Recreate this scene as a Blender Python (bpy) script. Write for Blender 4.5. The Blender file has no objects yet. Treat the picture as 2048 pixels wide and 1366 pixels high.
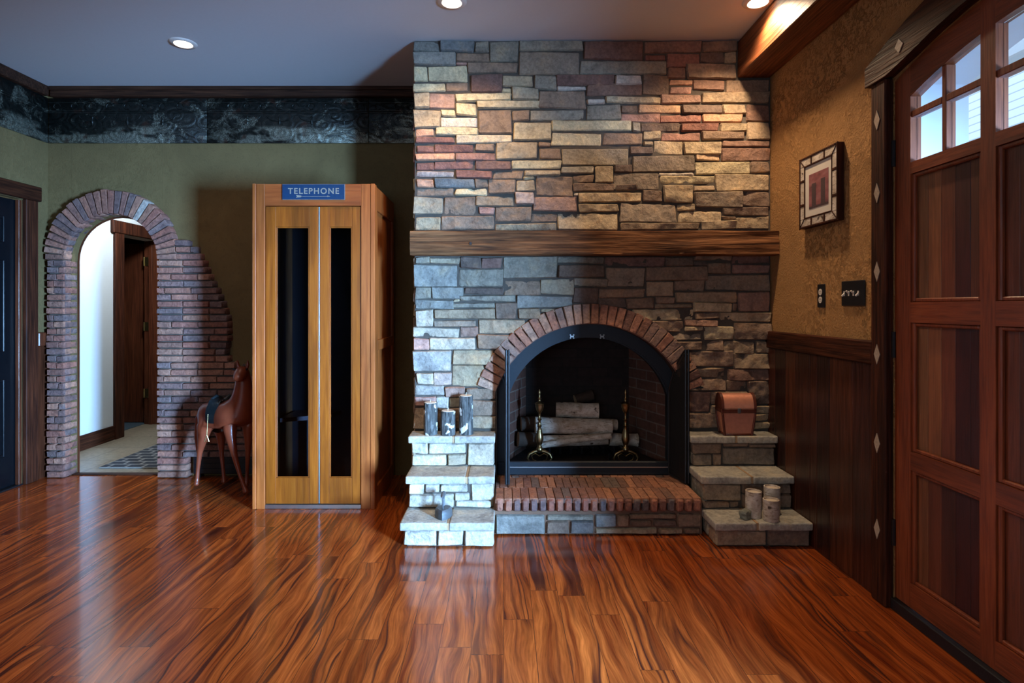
import bpy, bmesh, math, random
from mathutils import Vector, noise
PI = math.pi
random.seed(7)
sc = bpy.context.scene
COL = sc.collection
# ------------------------------------------------------------------ camera, exposure, daylight
FPX = 1150.0; CX = 1007.0; CY = 612.0; EYE = 1.33
cd = bpy.data.cameras.new('camera'); cam = bpy.data.objects.new('camera', cd); COL.objects.link(cam)
cam.location = (0, 0, EYE); cam.rotation_euler = (PI/2, 0, 0)
cd.sensor_width = 36; cd.lens = FPX/2048*36
cd.shift_x = (1024-CX)/2048; cd.shift_y = -(683-CY)/2048
cd.clip_start = 0.02
sc.camera = cam
sc.view_settings.view_transform = 'Standard'; sc.view_settings.look = 'None'
sc.view_settings.exposure = 0.0; sc.view_settings.gamma = 1.0
sc.view_settings.use_curve_mapping = False
wd = bpy.data.worlds.new('daylight_sky'); sc.world = wd; wd.use_nodes = True
wd.node_tree.nodes['Background'].inputs[0].default_value = (0.62, 0.80, 1.0, 1)
wd.node_tree.nodes['Background'].inputs[1].default_value = 2.2
sc.cycles.max_bounces = 8
sc.cycles.diffuse_bounces = 5
sc.cycles.glossy_bounces = 4
sc.cycles.transparent_max_bounces = 10
sc.cycles.sample_clamp_indirect = 4.0
sc.cycles.caustics_reflective = False
sc.cycles.caustics_refractive = False
sc.cycles.use_denoising = True

def area(name, loc, aim, sx, sy, power, col, spread=PI):
    rot = (Vector(aim)-Vector(loc)).to_track_quat('-Z', 'Y').to_euler()
    l = bpy.data.lights.new(name, 'AREA'); l.shape = 'RECTANGLE'; l.size = sx; l.size_y = sy
    l.energy = power; l.color = col; l.spread = spread
    o = bpy.data.objects.new(name, l); COL.objects.link(o); o.location = loc; o.rotation_euler = rot
    return o
# daylight from outside through the side window (right wall, beyond the door, out of the frame)
area('daylight_side_window', (2.75, -0.35, 0.95), (-0.72, 3.4, 0.50), 1.9, 1.2, 720, (0.33, 0.61, 1.0), math.radians(60))
# ambient fill from an unseen window added behind the camera
area('rear_fill_light', (-1.6, -3.5, 1.3), (-1.6, 2.0, 2.0), 2.4, 1.6, 50, (0.72, 0.86, 1.0))

# ------------------------------------------------------------------ helpers
def W(px, py, D):
    return Vector(((px-CX)*D/FPX, D, EYE+(CY-py)*D/FPX))
WL = {}
def setp(o, label=None, cat=None, group=None, kind=None):
    if label: o['label'] = label
    if cat: o['category'] = cat
    if group: o['group'] = group
    if kind: o['kind'] = kind
    return o
def thing(name, label, cat, loc, group=None, kind=None):
    o = bpy.data.objects.new(name, None); COL.objects.link(o); o.location = loc
    o.empty_display_size = 0.05
    WL[o.name] = Vector(loc)
    return setp(o, label, cat, group, kind)
def obj(name, bm, mats, parent=None, loc=None, smooth=None, label=None):
    """mesh built in world coordinates; re-expressed about its parent / own origin"""
    base = WL[parent.name] if parent else Vector(loc if loc else (0, 0, 0))
    bmesh.ops.translate(bm, verts=bm.verts, vec=-base)
    me = bpy.data.meshes.new(name)
    bm.normal_update()
    bm.to_mesh(me); bm.free()
    if not isinstance(mats, (list, tuple)): mats = [mats]
    for m in mats: me.materials.append(m)
    o = bpy.data.objects.new(name, me); COL.objects.link(o)
    if parent: o.parent = parent
    else: o.location = base
    WL[o.name] = Vector(base)
    if smooth is not None:
        for p in me.polygons: p.use_smooth = True
        if smooth < 180:
            me.set_sharp_from_angle(angle=math.radians(smooth))
    if label: o['label'] = label
    return o
def struct(name, bm, mats, label, cat, smooth=None, loc=None):
    return setp(obj(name, bm, mats, None, loc, smooth), label, cat, None, 'structure')
def NB(): return bmesh.new()
def bx(bm, x0, x1, y0, y1, z0, z1, bev=0.0, seg=1, mi=0):
    c = [(x, y, z) for x in (x0, x1) for y in (y0, y1) for z in (z0, z1)]
    v = [bm.verts.new(p) for p in c]
    fs = []
    for q in ((0,1,3,2),(4,6,7,5),(0,4,5,1),(2,3,7,6),(0,2,6,4),(1,5,7,3)):
        f = bm.faces.new([v[i] for i in q]); f.material_index = mi; fs.append(f)
    if bev > 0:
        es = set(e for f in fs for e in f.edges)
        r = bmesh.ops.bevel(bm, geom=list(es), offset=bev, segments=seg, affect='EDGES', profile=0.6)
        for f in r['faces']: f.material_index = mi
    return v
def prism(bm, pts, off, mi=0):
    """extrude a closed polygon (3-D points) by vector off"""
    off = Vector(off)
    a = [bm.verts.new(p) for p in pts]; b = [bm.verts.new(Vector(p)+off) for p in pts]
    n = len(pts)
    fs = [bm.faces.new(a), bm.faces.new(b[::-1])]
    for i in range(n):
        fs.append(bm.faces.new([a[i], b[i], b[(i+1) % n], a[(i+1) % n]]))
    for f in fs: f.material_index = mi
    bmesh.ops.recalc_face_normals(bm, faces=fs)
    return fs
def band(bm, inner, outer, off, mi=0):
    """strip between two polylines, extruded"""
    for i in range(len(inner)-1):
        prism(bm, [inner[i], inner[i+1], outer[i+1], outer[i]], off, mi)
def lathe(bm, cx, cy, prof, seg=24, mi=0, cap=True):
    rings = []
    for r, z in prof:
        rings.append([bm.verts.new((cx+r*math.cos(2*PI*k/seg), cy+r*math.sin(2*PI*k/seg), z)) for k in range(seg)])
    for i in range(len(rings)-1):
        for k in range(seg):
            f = bm.faces.new([rings[i][k], rings[i][(k+1) % seg], rings[i+1][(k+1) % seg], rings[i+1][k]])
            f.material_index = mi
    if cap:
        bm.faces.new(rings[0][::-1]).material_index = mi
        bm.faces.new(rings[-1]).material_index = mi
    return rings
def tube(bm, pts, rad, seg=10, mi=0, capmi=None, irr=0.0, seed=0):
    pts = [Vector(p) for p in pts]
    if not isinstance(rad, (list, tuple)): rad = [rad]*len(pts)
    rings = []
    prev = None
    for i, p in enumerate(pts):
        d = (pts[min(i+1, len(pts)-1)]-pts[max(i-1, 0)]).normalized()
        if prev is None:
            up = Vector((0, 0, 1)) if abs(d.z) < 0.9 else Vector((1, 0, 0))
            u = d.cross(up).normalized()
        else:
            u = (prev-d*prev.dot(d)).normalized()
        prev = u; w = d.cross(u).normalized()
        ring = []
        for k in range(seg):
            a = 2*PI*k/seg
            q = u*math.cos(a)+w*math.sin(a)
            rr = rad[i]
            if irr: rr *= 1+irr*noise.noise((p+q*0.1)*9+Vector((seed*7.1, 0, 0)))
            ring.append(bm.verts.new(p+q*rr))
        rings.append(ring)
    for i in range(len(rings)-1):
        for k in range(seg):
            f = bm.faces.new([rings[i][k], rings[i][(k+1) % seg], rings[i+1][(k+1) % seg], rings[i+1][k]])
            f.material_index = mi
    cm = mi if capmi is None else capmi
    bm.faces.new(rings[0][::-1]).material_index = cm
    bm.faces.new(rings[-1]).material_index = cm
def arcpts(cx, cz, r, a0, a1, n, y):
    return [Vector((cx+r*math.cos(a0+(a1-a0)*i/n), y, cz+r*math.sin(a0+(a1-a0)*i/n))) for i in range(n+1)]

# ------------------------------------------------------------------ materials
def nt(name, rough=0.6, metal=0.0, color=(0.5, 0.5, 0.5), spec=0.5, coat=0.0):
    m = bpy.data.materials.new(name); m.use_nodes = True
    t = m.node_tree; b = t.nodes['Principled BSDF']
    b.inputs['Base Color'].default_value = (*color, 1)
    b.inputs['Roughness'].default_value = rough
    b.inputs['Metallic'].default_value = metal
    b.inputs['Specular IOR Level'].default_value = spec
    if coat:
        b.inputs['Coat Weight'].default_value = coat; b.inputs['Coat Roughness'].default_value = 0.08
    return m, t, b
def N(t, typ, ins=None, **props):
    n = t.nodes.new(typ)
    for k, v in props.items(): setattr(n, k, v)
    for k, v in (ins or {}).items():
        if hasattr(v, 'is_output') or isinstance(v, bpy.types.NodeSocket): t.links.new(v, n.inputs[k])
        else: n.inputs[k].default_value = v
    return n
def OC(t): return N(t, 'ShaderNodeTexCoord').outputs['Object']
def MAP(t, vec, sc_, loc=(0, 0, 0), rot=(0, 0, 0)):
    return N(t, 'ShaderNodeMapping', {'Vector': vec, 'Scale': sc_, 'Location': loc, 'Rotation': rot}).outputs[0]
def NOISE(t, vec, scale=5, detail=3, rough=0.5, dist=0.0):
    return N(t, 'ShaderNodeTexNoise', {'Vector': vec, 'Scale': scale, 'Detail': detail, 'Roughness': rough, 'Distortion': dist}).outputs[0]
def RAMP(t, fac, stops, interp='LINEAR'):
    n = N(t, 'ShaderNodeValToRGB', {'Fac': fac}); cr = n.color_ramp; cr.interpolation = interp
    while len(cr.elements) < len(stops): cr.elements.new(0.5)
    for e, (p, c) in zip(cr.elements, stops):
        e.position = p; e.color = (c, c, c, 1) if isinstance(c, (int, float)) else (*c, 1)
    return n.outputs[0]
def MIX(t, fac, a, b, mode='MIX'):
    n = N(t, 'ShaderNodeMix', data_type='RGBA', blend_type=mode)
    for idx, v in ((0, fac), (6, a), (7, b)):
        if isinstance(v, bpy.types.NodeSocket): t.links.new(v, n.inputs[idx])
        elif idx == 0: n.inputs[0].default_value = v
        else: n.inputs[idx].default_value = (*v, 1)
    return n.outputs[2]
def MATH(t, op, a, b=0.0, c=0.0):
    n = N(t, 'ShaderNodeMath', operation=op)
    for i, v in enumerate((a, b, c)):
        if isinstance(v, bpy.types.NodeSocket): t.links.new(v, n.inputs[i])
        else: n.inputs[i].default_value = v
    return n.outputs[0]
def BUMP(t, b, h, strength=0.3, dist=0.01):
    n = N(t, 'ShaderNodeBump', {'Height': h, 'Strength': strength, 'Distance': dist})
    t.links.new(n.outputs[0], b.inputs['Normal'])
def LK(t, a, b): t.links.new(a, b)

def wood(name, c_dark, c_mid, c_light, axis='z', rough=0.35, freq=60, bump=0.15, coat=0.0, blot=1.0, knots=False, spec=0.5):
    m, t, b = nt(name, rough, coat=coat, spec=spec)
    o = OC(t)
    s = {'x': (0.05, 1, 1), 'y': (1, 0.05, 1), 'z': (1, 1, 0.05)}[axis]
    v = MAP(t, o, s)
    g = NOISE(t, v, freq, 4, 0.6, 0.3)
    v2 = MAP(t, o, tuple(0.18 if k < 1 else 1 for k in s))
    big = NOISE(t, v2, 7*blot, 3, 0.55, 0.8)
    c = RAMP(t, g, [(0.3, c_dark), (0.5, c_mid), (0.72, c_light)])
    d = RAMP(t, big, [(0.3, 0.55), (0.6, 1.05)])
    c = MIX(t, 1.0, c, d, 'MULTIPLY')
    LK(t, c, b.inputs['Base Color'])
    BUMP(t, b, MATH(t, 'ADD', g, MATH(t, 'MULTIPLY', big, 1.5 if knots else 0.4)), bump, 0.01)
    return m
def solid(name, col, rough=0.5, metal=0.0, nscale=30, var=0.15, bump=0.1, coat=0.0, spec=0.5):
    m, t, b = nt(name, rough, metal, col, spec, coat)
    n = NOISE(t, OC(t), nscale, 4, 0.55)
    c = MIX(t, n, tuple(x*(1-var) for x in col), tuple(min(1, x*(1+var)) for x in col))
    LK(t, c, b.inputs['Base Color'])
    if bump: BUMP(t, b, n, bump, 0.005)
    return m
def POS(t): return N(t, 'ShaderNodeNewGeometry').outputs['Position']
def stone_mat(name, rough=0.85, bump=0.5, attr=True, col=(.5, .5, .5), big=9):
    m, t, b = nt(name, rough, spec=0.25)
    o = OC(t)
    n1 = NOISE(t, o, big, 4, 0.6, 0.5); n2 = NOISE(t, o, 55, 5, 0.65)
    if attr:
        base = N(t, 'ShaderNodeAttribute', attribute_name='stone_tone').outputs['Color']
    else: base = N(t, 'ShaderNodeRGB').outputs[0]; base.default_value = (*col, 1)
    k = RAMP(t, n1, [(0.30, (0.62, 0.62, 0.64)), (0.46, (0.95, 0.95, 0.95)), (0.58, (1.05, 1.03, 1.0)), (0.72, (1.32, 1.18, 1.0))])
    c = MIX(t, 1.0, base, k, 'MULTIPLY')
    c = MIX(t, 1.0, c, RAMP(t, n2, [(0.3, 0.70), (0.65, 1.16)]), 'MULTIPLY')
    LK(t, c, b.inputs['Base Color'])
    BUMP(t, b, MATH(t, 'ADD', MATH(t, 'MULTIPLY', n2, 0.8), n1), bump*1.3, 0.014)
    return m
def plaster(name, col, bump=0.8, dark=0.6):
    m, t, b = nt(name, 0.9, spec=0.15)
    o = OC(t)
    n1 = NOISE(t, o, 2.2, 4, 0.6, 0.7); n2 = NOISE(t, o, 34, 7, 0.72, 0.25); n3 = NOISE(t, o, 90, 3, 0.6)
    c = MIX(t, RAMP(t, n1, [(0.3, 0.0), (0.7, 1.0)]), tuple(x*dark for x in col), tuple(x*1.1 for x in col))
    cr = RAMP(t, n2, [(0.36, 0.7), (0.46, 1.0)])
    c = MIX(t, 0.35, c, cr, 'MULTIPLY')
    LK(t, c, b.inputs['Base Color'])
    ridge = RAMP(t, n2, [(0.42, 0.0), (0.5, 1.0), (0.62, 0.85)])
    h = MATH(t, 'ADD', MATH(t, 'MULTIPLY', ridge, RAMP(t, n1, [(0.45, 0.08), (0.68, 1.0)])), MATH(t, 'MULTIPLY', n3, 0.7))
    BUMP(t, b, h, bump, 0.01)
    return m
def glass(name, tint=(0.9, 0.95, 1.0), refl=0.10, rough=0.02):
    m = bpy.data.materials.new(name); m.use_nodes = True; t = m.node_tree
    t.nodes.remove(t.nodes['Principled BSDF'])
    out = t.nodes['Material Output']
    tr = N(t, 'ShaderNodeBsdfTransparent', {'Color': (*tint, 1)})
    gl = N(t, 'ShaderNodeBsdfGlossy', {'Roughness': rough})
    lw = N(t, 'ShaderNodeLayerWeight', {'Blend': refl})
    mx = N(t, 'ShaderNodeMixShader')
    LK(t, lw.outputs['Fresnel'], mx.inputs[0]); LK(t, tr.outputs[0], mx.inputs[1]); LK(t, gl.outputs[0], mx.inputs[2])
    LK(t, mx.outputs[0], out.inputs[0])
    return m
def emit(name, col, s):
    m = bpy.data.materials.new(name); m.use_nodes = True; t = m.node_tree
    b = t.nodes['Principled BSDF']; b.inputs['Base Color'].default_value = (*col, 1)
    b.inputs['Emission Color'].default_value = (*col, 1); b.inputs['Emission Strength'].default_value = s
    return m

def floor_mat():
    m, t, b = nt('tigerwood_planks', 0.2, spec=0.45, coat=0.35)
    o = OC(t)
    sep = N(t, 'ShaderNodeSeparateXYZ', {0: o})
    x, y = sep.outputs[0], sep.outputs[1]
    row = MATH(t, 'FLOOR', MATH(t, 'DIVIDE', x, 0.125))
    ysh = MATH(t, 'ADD', y, MATH(t, 'MULTIPLY', MATH(t, 'FRACT', MATH(t, 'MULTIPLY', MATH(t, 'SINE', MATH(t, 'MULTIPLY', row, 12.9898)), 437.58)), 1.22))
    bv = N(t, 'ShaderNodeCombineXYZ', {0: ysh, 1: x, 2: 0.0}).outputs[0]
    br = N(t, 'ShaderNodeTexBrick', {'Vector': bv, 'Color1': (0, 0, 0, 1), 'Color2': (1, 1, 1, 1), 'Mortar': (0.5, 0.5, 0.5, 1), 'Scale': 1.0,
          'Mortar Size': 0.0012, 'Mortar Smooth': 0.0, 'Bias': 0.0, 'Brick Width': 1.22, 'Row Height': 0.125})
    br.offset = 0.0
    rnd = br.outputs['Color']
    off = MATH(t, 'ADD', MATH(t, 'MULTIPLY', rnd, 37.0), MATH(t, 'MULTIPLY', row, 3.71))
    wx = NOISE(t, N(t, 'ShaderNodeCombineXYZ', {0: MATH(t, 'MULTIPLY', x, 4.0), 1: MATH(t, 'MULTIPLY', y, 1.5), 2: off}).outputs[0], 1.0, 2, 0.5)
    xx = MATH(t, 'ADD', x, MATH(t, 'MULTIPLY', wx, 0.16))
    gv = N(t, 'ShaderNodeCombineXYZ', {0: MATH(t, 'MULTIPLY', xx, 9.0), 1: MATH(t, 'MULTIPLY', y, 0.30), 2: off}).outputs[0]
    n1 = NOISE(t, gv, 1.0, 2, 0.5, 0.2)
    bands = MATH(t, 'SINE', MATH(t, 'MULTIPLY', n1, 48.0))
    bands = MATH(t, 'MULTIPLY_ADD', bands, 0.5, 0.5)
    gv2 = N(t, 'ShaderNodeCombineXYZ', {0: MATH(t, 'MULTIPLY', xx, 5.0), 1: MATH(t, 'MULTIPLY', y, 0.8), 2: MATH(t, 'ADD', off, 9.0)}).outputs[0]
    mask = RAMP(t, NOISE(t, gv2, 1.0, 2, 0.5, 0.3), [(0.38, 0.05), (0.62, 1.0)])
    streak = MATH(t, 'MULTIPLY', RAMP(t, bands, [(0.0, 1.0), (0.3, 0.35), (0.6, 0.0)]), mask)
    gv3 = N(t, 'ShaderNodeCombineXYZ', {0: MATH(t, 'MULTIPLY', xx, 210.0), 1: MATH(t, 'MULTIPLY', y, 9.0), 2: off}).outputs[0]
    fib = NOISE(t, gv3, 1.0, 3, 0.6)
    gv4 = N(t, 'ShaderNodeCombineXYZ', {0: MATH(t, 'MULTIPLY', xx, 30.0), 1: MATH(t, 'MULTIPLY', y, 1.2), 2: off}).outputs[0]
    med = NOISE(t, gv4, 1.0, 3, 0.6, 0.2)
    base = MIX(t, RAMP(t, med, [(0.3, 0.0), (0.7, 1.0)]), (0.15, 0.024, 0.006), (0.50, 0.118, 0.022))
    base = MIX(t, 1.0, base, RAMP(t, fib, [(0.25, 0.60), (0.7, 1.25)]), 'MULTIPLY')
    c = MIX(t, MATH(t, 'MULTIPLY', streak, 0.95), base, (0.050, 0.011, 0.007))
    pl = RAMP(t, rnd, [(0.0, (0.80, 0.74, 0.72)), (0.5, (0.98, 0.96, 0.95)), (1.0, (1.12, 1.14, 1.1))])
    c = MIX(t, 1.0, c, pl, 'MULTIPLY')
    c = MIX(t, MATH(t, 'MULTIPLY', br.outputs['Fac'], 0.65), c, (0.03, 0.01, 0.006))
    LK(t, c, b.inputs['Base Color'])
    LK(t, RAMP(t, fib, [(0.2, 0.24), (0.8, 0.14)]), b.inputs['Roughness'])
    BUMP(t, b, MATH(t, 'SUBTRACT', MATH(t, 'MULTIPLY', fib, 0.25), br.outputs['Fac']), 0.06, 0.002)
    return m
def tile_mat(name, c1, c2, mortar, w, h, axes='xy', rough=0.4, msize=0.012, bump=0.4, offset=0.5, soot=None):
    m, t, b = nt(name, rough)
    o = OC(t); sep = N(t, 'ShaderNodeSeparateXYZ', {0: o})
    ix = {'x': 0, 'y': 1, 'z': 2}
    v = N(t, 'ShaderNodeCombineXYZ', {0: sep.outputs[ix[axes[0]]], 1: sep.outputs[ix[axes[1]]], 2: 0.0}).outputs[0]
    br = N(t, 'ShaderNodeTexBrick', {'Vector': v, 'Color1': (*c1, 1), 'Color2': (*c2, 1), 'Mortar': (*mortar, 1), 'Scale': 1.0,
          'Mortar Size': msize, 'Mortar Smooth': 0.15, 'Bias': 0.0, 'Brick Width': w, 'Row Height': h})
    br.offset = offset
    n = NOISE(t, o, 25, 5, 0.6)
    c = MIX(t, 1.0, br.outputs['Color'], RAMP(t, n, [(0.3, 0.7), (0.7, 1.15)]), 'MULTIPLY')
    LK(t, c, b.inputs['Base Color'])
    BUMP(t, b, MATH(t, 'SUBTRACT', MATH(t, 'MULTIPLY', n, 0.4), br.outputs['Fac']), bump, 0.006)
    return m
def birch_mat():
    m, t, b = nt('birch_bark', 0.75, spec=0.2)
    o = POS(t)
    n1 = NOISE(t, MAP(t, o, (1, 1, 1)), 16, 4, 0.6, 0.5)
    n2 = NOISE(t, MAP(t, o, (30, 30, 160)), 1.0, 3, 0.6)
    c = MIX(t, RAMP(t, n1, [(0.35, 0.0), (0.65, 1.0)]), (0.42, 0.34, 0.25), (0.72, 0.66, 0.58))
    c = MIX(t, RAMP(t, n2, [(0.56, 0.0), (0.66, 0.75)]), c, (0.20, 0.13, 0.08))
    c = MIX(t, RAMP(t, NOISE(t, o, 22, 2, 0.4), [(0.66, 0.0), (0.72, 0.95)]), c, (0.06, 0.04, 0.03))
    LK(t, c, b.inputs['Base Color']); BUMP(t, b, n2, 0.3, 0.003)
    return m
def bark_mat():
    m, t, b = nt('rough_grey_bark', 0.8, spec=0.25)
    o = POS(t)
    n1 = NOISE(t, MAP(t, o, (70, 70, 9)), 1.0, 4, 0.65, 0.8)
    c = RAMP(t, n1, [(0.36, (0.018, 0.018, 0.018)), (0.5, (0.085, 0.085, 0.08)), (0.66, (0.20, 0.20, 0.19))])
    pt = RAMP(t, NOISE(t, o, 17, 2, 0.5), [(0.60, 0.0), (0.63, 1.0)])
    c = MIX(t, pt, c, (0.72, 0.72, 0.66))
    LK(t, c, b.inputs['Base Color']); BUMP(t, b, n1, 0.9, 0.008)
    return m
def tin_mat():
    m, t, b = nt('pressed_tin_patina', 0.38, metal=0.55)
    o = OC(t)
    sep = N(t, 'ShaderNodeSeparateXYZ', {0: o})
    gp = N(t, 'ShaderNodeNewGeometry').outputs['Position']
    n1 = NOISE(t, gp, 6, 5, 0.65, 0.8); n2 = NOISE(t, gp, 120, 2, 0.5)
    wear = RAMP(t, MATH(t, 'ADD', n1, MATH(t, 'MULTIPLY', n2, 0.25)), [(0.68, 0.0), (0.80, 0.8)])
    # pale worn paint along the stippled bottom border
    low = RAMP(t, sep.outputs[2], [(0.0, 1.0), (0.11, 0.9), (0.14, 0.0)])
    wl = MATH(t, 'MULTIPLY', low, RAMP(t, NOISE(t, MAP(t, gp, (1.3, 1.3, 5)), 2.0, 3, 0.6), [(0.46, 0.0), (0.56, 0.9)]))
    wear = MATH(t, 'MAXIMUM', wear, wl)
    spk = RAMP(t, n2, [(0.4, 0.35), (0.6, 1.0)])
    c = MIX(t, MATH(t, 'MULTIPLY', wear, spk), (0.018, 0.020, 0.018), (0.30, 0.31, 0.25))
    c = MIX(t, RAMP(t, NOISE(t, o, 11, 4, 0.6), [(0.6, 0.0), (0.7, 0.7)]), c, (0.07, 0.03, 0.02))
    LK(t, c, b.inputs['Base Color'])
    vor = N(t, 'ShaderNodeTexVoronoi', {'Vector': MAP(t, o, (7, 7, 10)), 'Scale': 1.0}).outputs[0]
    rings = MATH(t, 'SINE', MATH(t, 'MULTIPLY', vor, 22.0))
    st = NOISE(t, o, 200, 1, 0.4)
    h = MATH(t, 'ADD', MATH(t, 'MULTIPLY', rings, 0.35), MATH(t, 'MULTIPLY', st, 0.5))
    BUMP(t, b, h, 0.6, 0.008)
    return m

M = {}
M['floor'] = floor_mat()
M['ceil'] = solid('white_ceiling_paint', (0.62, 0.63, 0.65), 0.9, nscale=60, var=0.03, bump=0.05)
M['white'] = solid('white_wall_paint', (0.72, 0.76, 0.78), 0.85, nscale=40, var=0.03, bump=0.05)
M['plaster_r'] = plaster('ochre_trowelled_plaster', (0.47, 0.255, 0.10), 1.0, 0.75)
M['plaster_b'] = plaster('olive_trowelled_plaster', (0.175, 0.122, 0.052), 0.45, 0.75)
M['stone'] = stone_mat('ledger_stone', 0.88, 0.55)
M['brick'] = stone_mat('tumbled_brick', 0.88, 0.5, big=22)
M['mortar'] = solid('dark_joint_mortar', (0.075, 0.062, 0.050), 0.95, nscale=60, var=0.3, bump=0.4)
M['sand'] = solid('sand_joint', (0.40, 0.26, 0.14), 0.9, nscale=90, var=0.2, bump=0.3)
M['slab'] = stone_mat('grey_hearth_slab', 0.85, 0.35, attr=False, col=(0.42, 0.40, 0.34))
M['dark_wood'] = wood('dark_rustic_wood_y', (0.014, 0.004, 0.002), (0.050, 0.014, 0.006), (0.10, 0.029, 0.011), 'y', 0.6, 70, 0.5, spec=0.2)
M['dark_wood_z'] = wood('dark_rustic_wood_z', (0.014, 0.004, 0.002), (0.052, 0.014, 0.006), (0.11, 0.030, 0.012), 'z', 0.6, 70, 0.5, spec=0.2)
M['dark_wood_x'] = wood('dark_rustic_wood_x', (0.015, 0.006, 0.004), (0.045, 0.018, 0.010), (0.09, 0.035, 0.018), 'x', 0.6, 70, 0.4, spec=0.2)
M['beam'] = wood('stained_beam_wood', (0.07, 0.020, 0.007), (0.16, 0.050, 0.018), (0.30, 0.10, 0.035), 'y', 0.5, 60, 0.5, spec=0.3)
M['mantel'] = wood('hewn_mantel_wood', (0.035, 0.014, 0.006), (0.16, 0.065, 0.024), (0.34, 0.15, 0.06), 'x', 0.7, 55, 1.0, knots=True, spec=0.2)
M['door'] = wood('mahogany_door', (0.14, 0.030, 0.011), (0.225, 0.052, 0.018), (0.30, 0.078, 0.027), 'z', 0.38, 120, 0.12)
M['door_y'] = wood('mahogany_rail', (0.14, 0.030, 0.011), (0.225, 0.052, 0.018), (0.30, 0.078, 0.027), 'y', 0.38, 120, 0.12)
M['booth'] = wood('honey_booth_wood', (0.27, 0.066, 0.014), (0.35, 0.092, 0.019), (0.43, 0.125, 0.028), 'z', 0.38, 60, 0.12, blot=1.2)
M['booth_x'] = wood('honey_booth_wood_x', (0.25, 0.055, 0.012), (0.33, 0.078, 0.017), (0.40, 0.105, 0.024), 'x', 0.38, 60, 0.12)
M['leaf'] = wood('amber_door_wood', (0.21, 0.048, 0.004), (0.28, 0.070, 0.005), (0.345, 0.094, 0.008), 'z', 0.38, 60, 0.12, blot=0.8)
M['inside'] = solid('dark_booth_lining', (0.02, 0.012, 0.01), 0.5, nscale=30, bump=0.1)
M['hall_door'] = wood('hall_red_wood', (0.05, 0.014, 0.007), (0.11, 0.03, 0.013), (0.18, 0.055, 0.024), 'z', 0.35, 80, 0.15)
M['black_gloss'] = solid('black_gloss_paint', (0.005, 0.006, 0.008), 0.22, nscale=20, var=0.2, bump=0.05, spec=0.22)
M['black'] = solid('black_metal', (0.012, 0.013, 0.016), 0.42, metal=0.2, nscale=60, var=0.2, bump=0.1)
M['surround'] = solid('black_steel_surround', (0.016, 0.022, 0.030), 0.5, metal=0.3, nscale=60, var=0.15, bump=0.05)
M['iron'] = solid('cast_iron', (0.13, 0.14, 0.15), 0.5, metal=0.6, nscale=50, var=0.3, bump=0.4)
M['brass'] = solid('aged_brass', (0.34, 0.24, 0.11), 0.32, metal=1.0, nscale=30, var=0.35, bump=0.15)
M['bright_brass'] = solid('bright_brass', (0.75, 0.60, 0.28), 0.3, metal=1.0, nscale=30, var=0.1, bump=0.05)
M['chrome'] = solid('brushed_steel', (0.55, 0.58, 0.6), 0.35, metal=1.0, nscale=90, var=0.1, bump=0.05)
M['copper'] = solid('hammered_copper', (0.85, 0.37, 0.24), 0.36, metal=0.5, nscale=45, var=0.15, bump=0.3)
M['leather'] = solid('oxblood_leather', (0.10, 0.025, 0.014), 0.4, nscale=60, var=0.3, bump=0.3)
M['horse'] = solid('carved_red_brown_hide', (0.19, 0.040, 0.017), 0.36, nscale=14, var=0.35, bump=0.15, coat=0.2)
M['saddle'] = solid('black_saddle_leather', (0.014, 0.022, 0.026), 0.4, nscale=70, var=0.3, bump=0.2)
M['mane'] = solid('dark_mane_hair', (0.02, 0.008, 0.005), 0.6, nscale=120, var=0.3, bump=0.5)
M['birch'] = birch_mat(); M['bark'] = bark_mat(); M['tin'] = tin_mat()
M['endgrain'] = solid('cut_wood_end', (0.50, 0.33, 0.19), 0.8, nscale=70, var=0.25, bump=0.3)
M['wax'] = solid('cream_wax', (0.72, 0.62, 0.50), 0.55, nscale=20, var=0.08, bump=0.05)
M['wick'] = solid('white_wick', (0.7, 0.68, 0.6), 0.8)
M['darklog'] = solid('charred_split_log', (0.05, 0.03, 0.02), 0.85, nscale=25, var=0.6, bump=0.8)
M['plastic'] = solid('ivory_plastic', (0.78, 0.72, 0.62), 0.35, var=0.03, bump=0.0)
M['plate'] = solid('black_cover_plate', (0.012, 0.012, 0.014), 0.35, var=0.2, bump=0.05)
M['glass'] = glass('window_glass', (0.94, 0.97, 1.0), 0.08)
M['booth_glass'] = glass('booth_glass', (0.55, 0.62, 0.70), 0.22)
M['sign'] = solid('blue_enamel', (0.003, 0.030, 0.085), 0.45, nscale=60, var=0.25, bump=0.05)
M['sign_edge'] = solid('worn_enamel_edge', (0.16, 0.13, 0.11), 0.5, nscale=80, var=0.4)
M['letter'] = solid('faded_tan_letters', (0.24, 0.22, 0.18), 0.5, nscale=50, var=0.2, bump=0.0)
M['mat_board'] = solid('cream_mat_board', (0.72, 0.68, 0.60), 0.8, var=0.03, bump=0.02)
M['rug'] = tile_mat('woven_diamond_rug', (0.02, 0.022, 0.03), (0.03, 0.032, 0.04), (0.22, 0.21, 0.19), 0.14, 0.09, rough=0.95, msize=0.012)
M['hall_tile'] = tile_mat('travertine_tile', (0.30, 0.24, 0.16), (0.36, 0.29, 0.20), (0.16, 0.13, 0.10), 0.45, 0.45, rough=0.35, msize=0.004, bump=0.1, offset=0.5)
M['room_floor'] = solid('slate_blue_floor', (0.05, 0.08, 0.10), 0.6)
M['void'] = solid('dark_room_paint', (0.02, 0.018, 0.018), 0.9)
M['fire_side'] = tile_mat('sooty_firebrick_side', (0.17, 0.075, 0.050), (0.11, 0.050, 0.036), (0.20, 0.15, 0.12), 0.23, 0.072, 'yz', 0.9, 0.005, 0.6)
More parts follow.
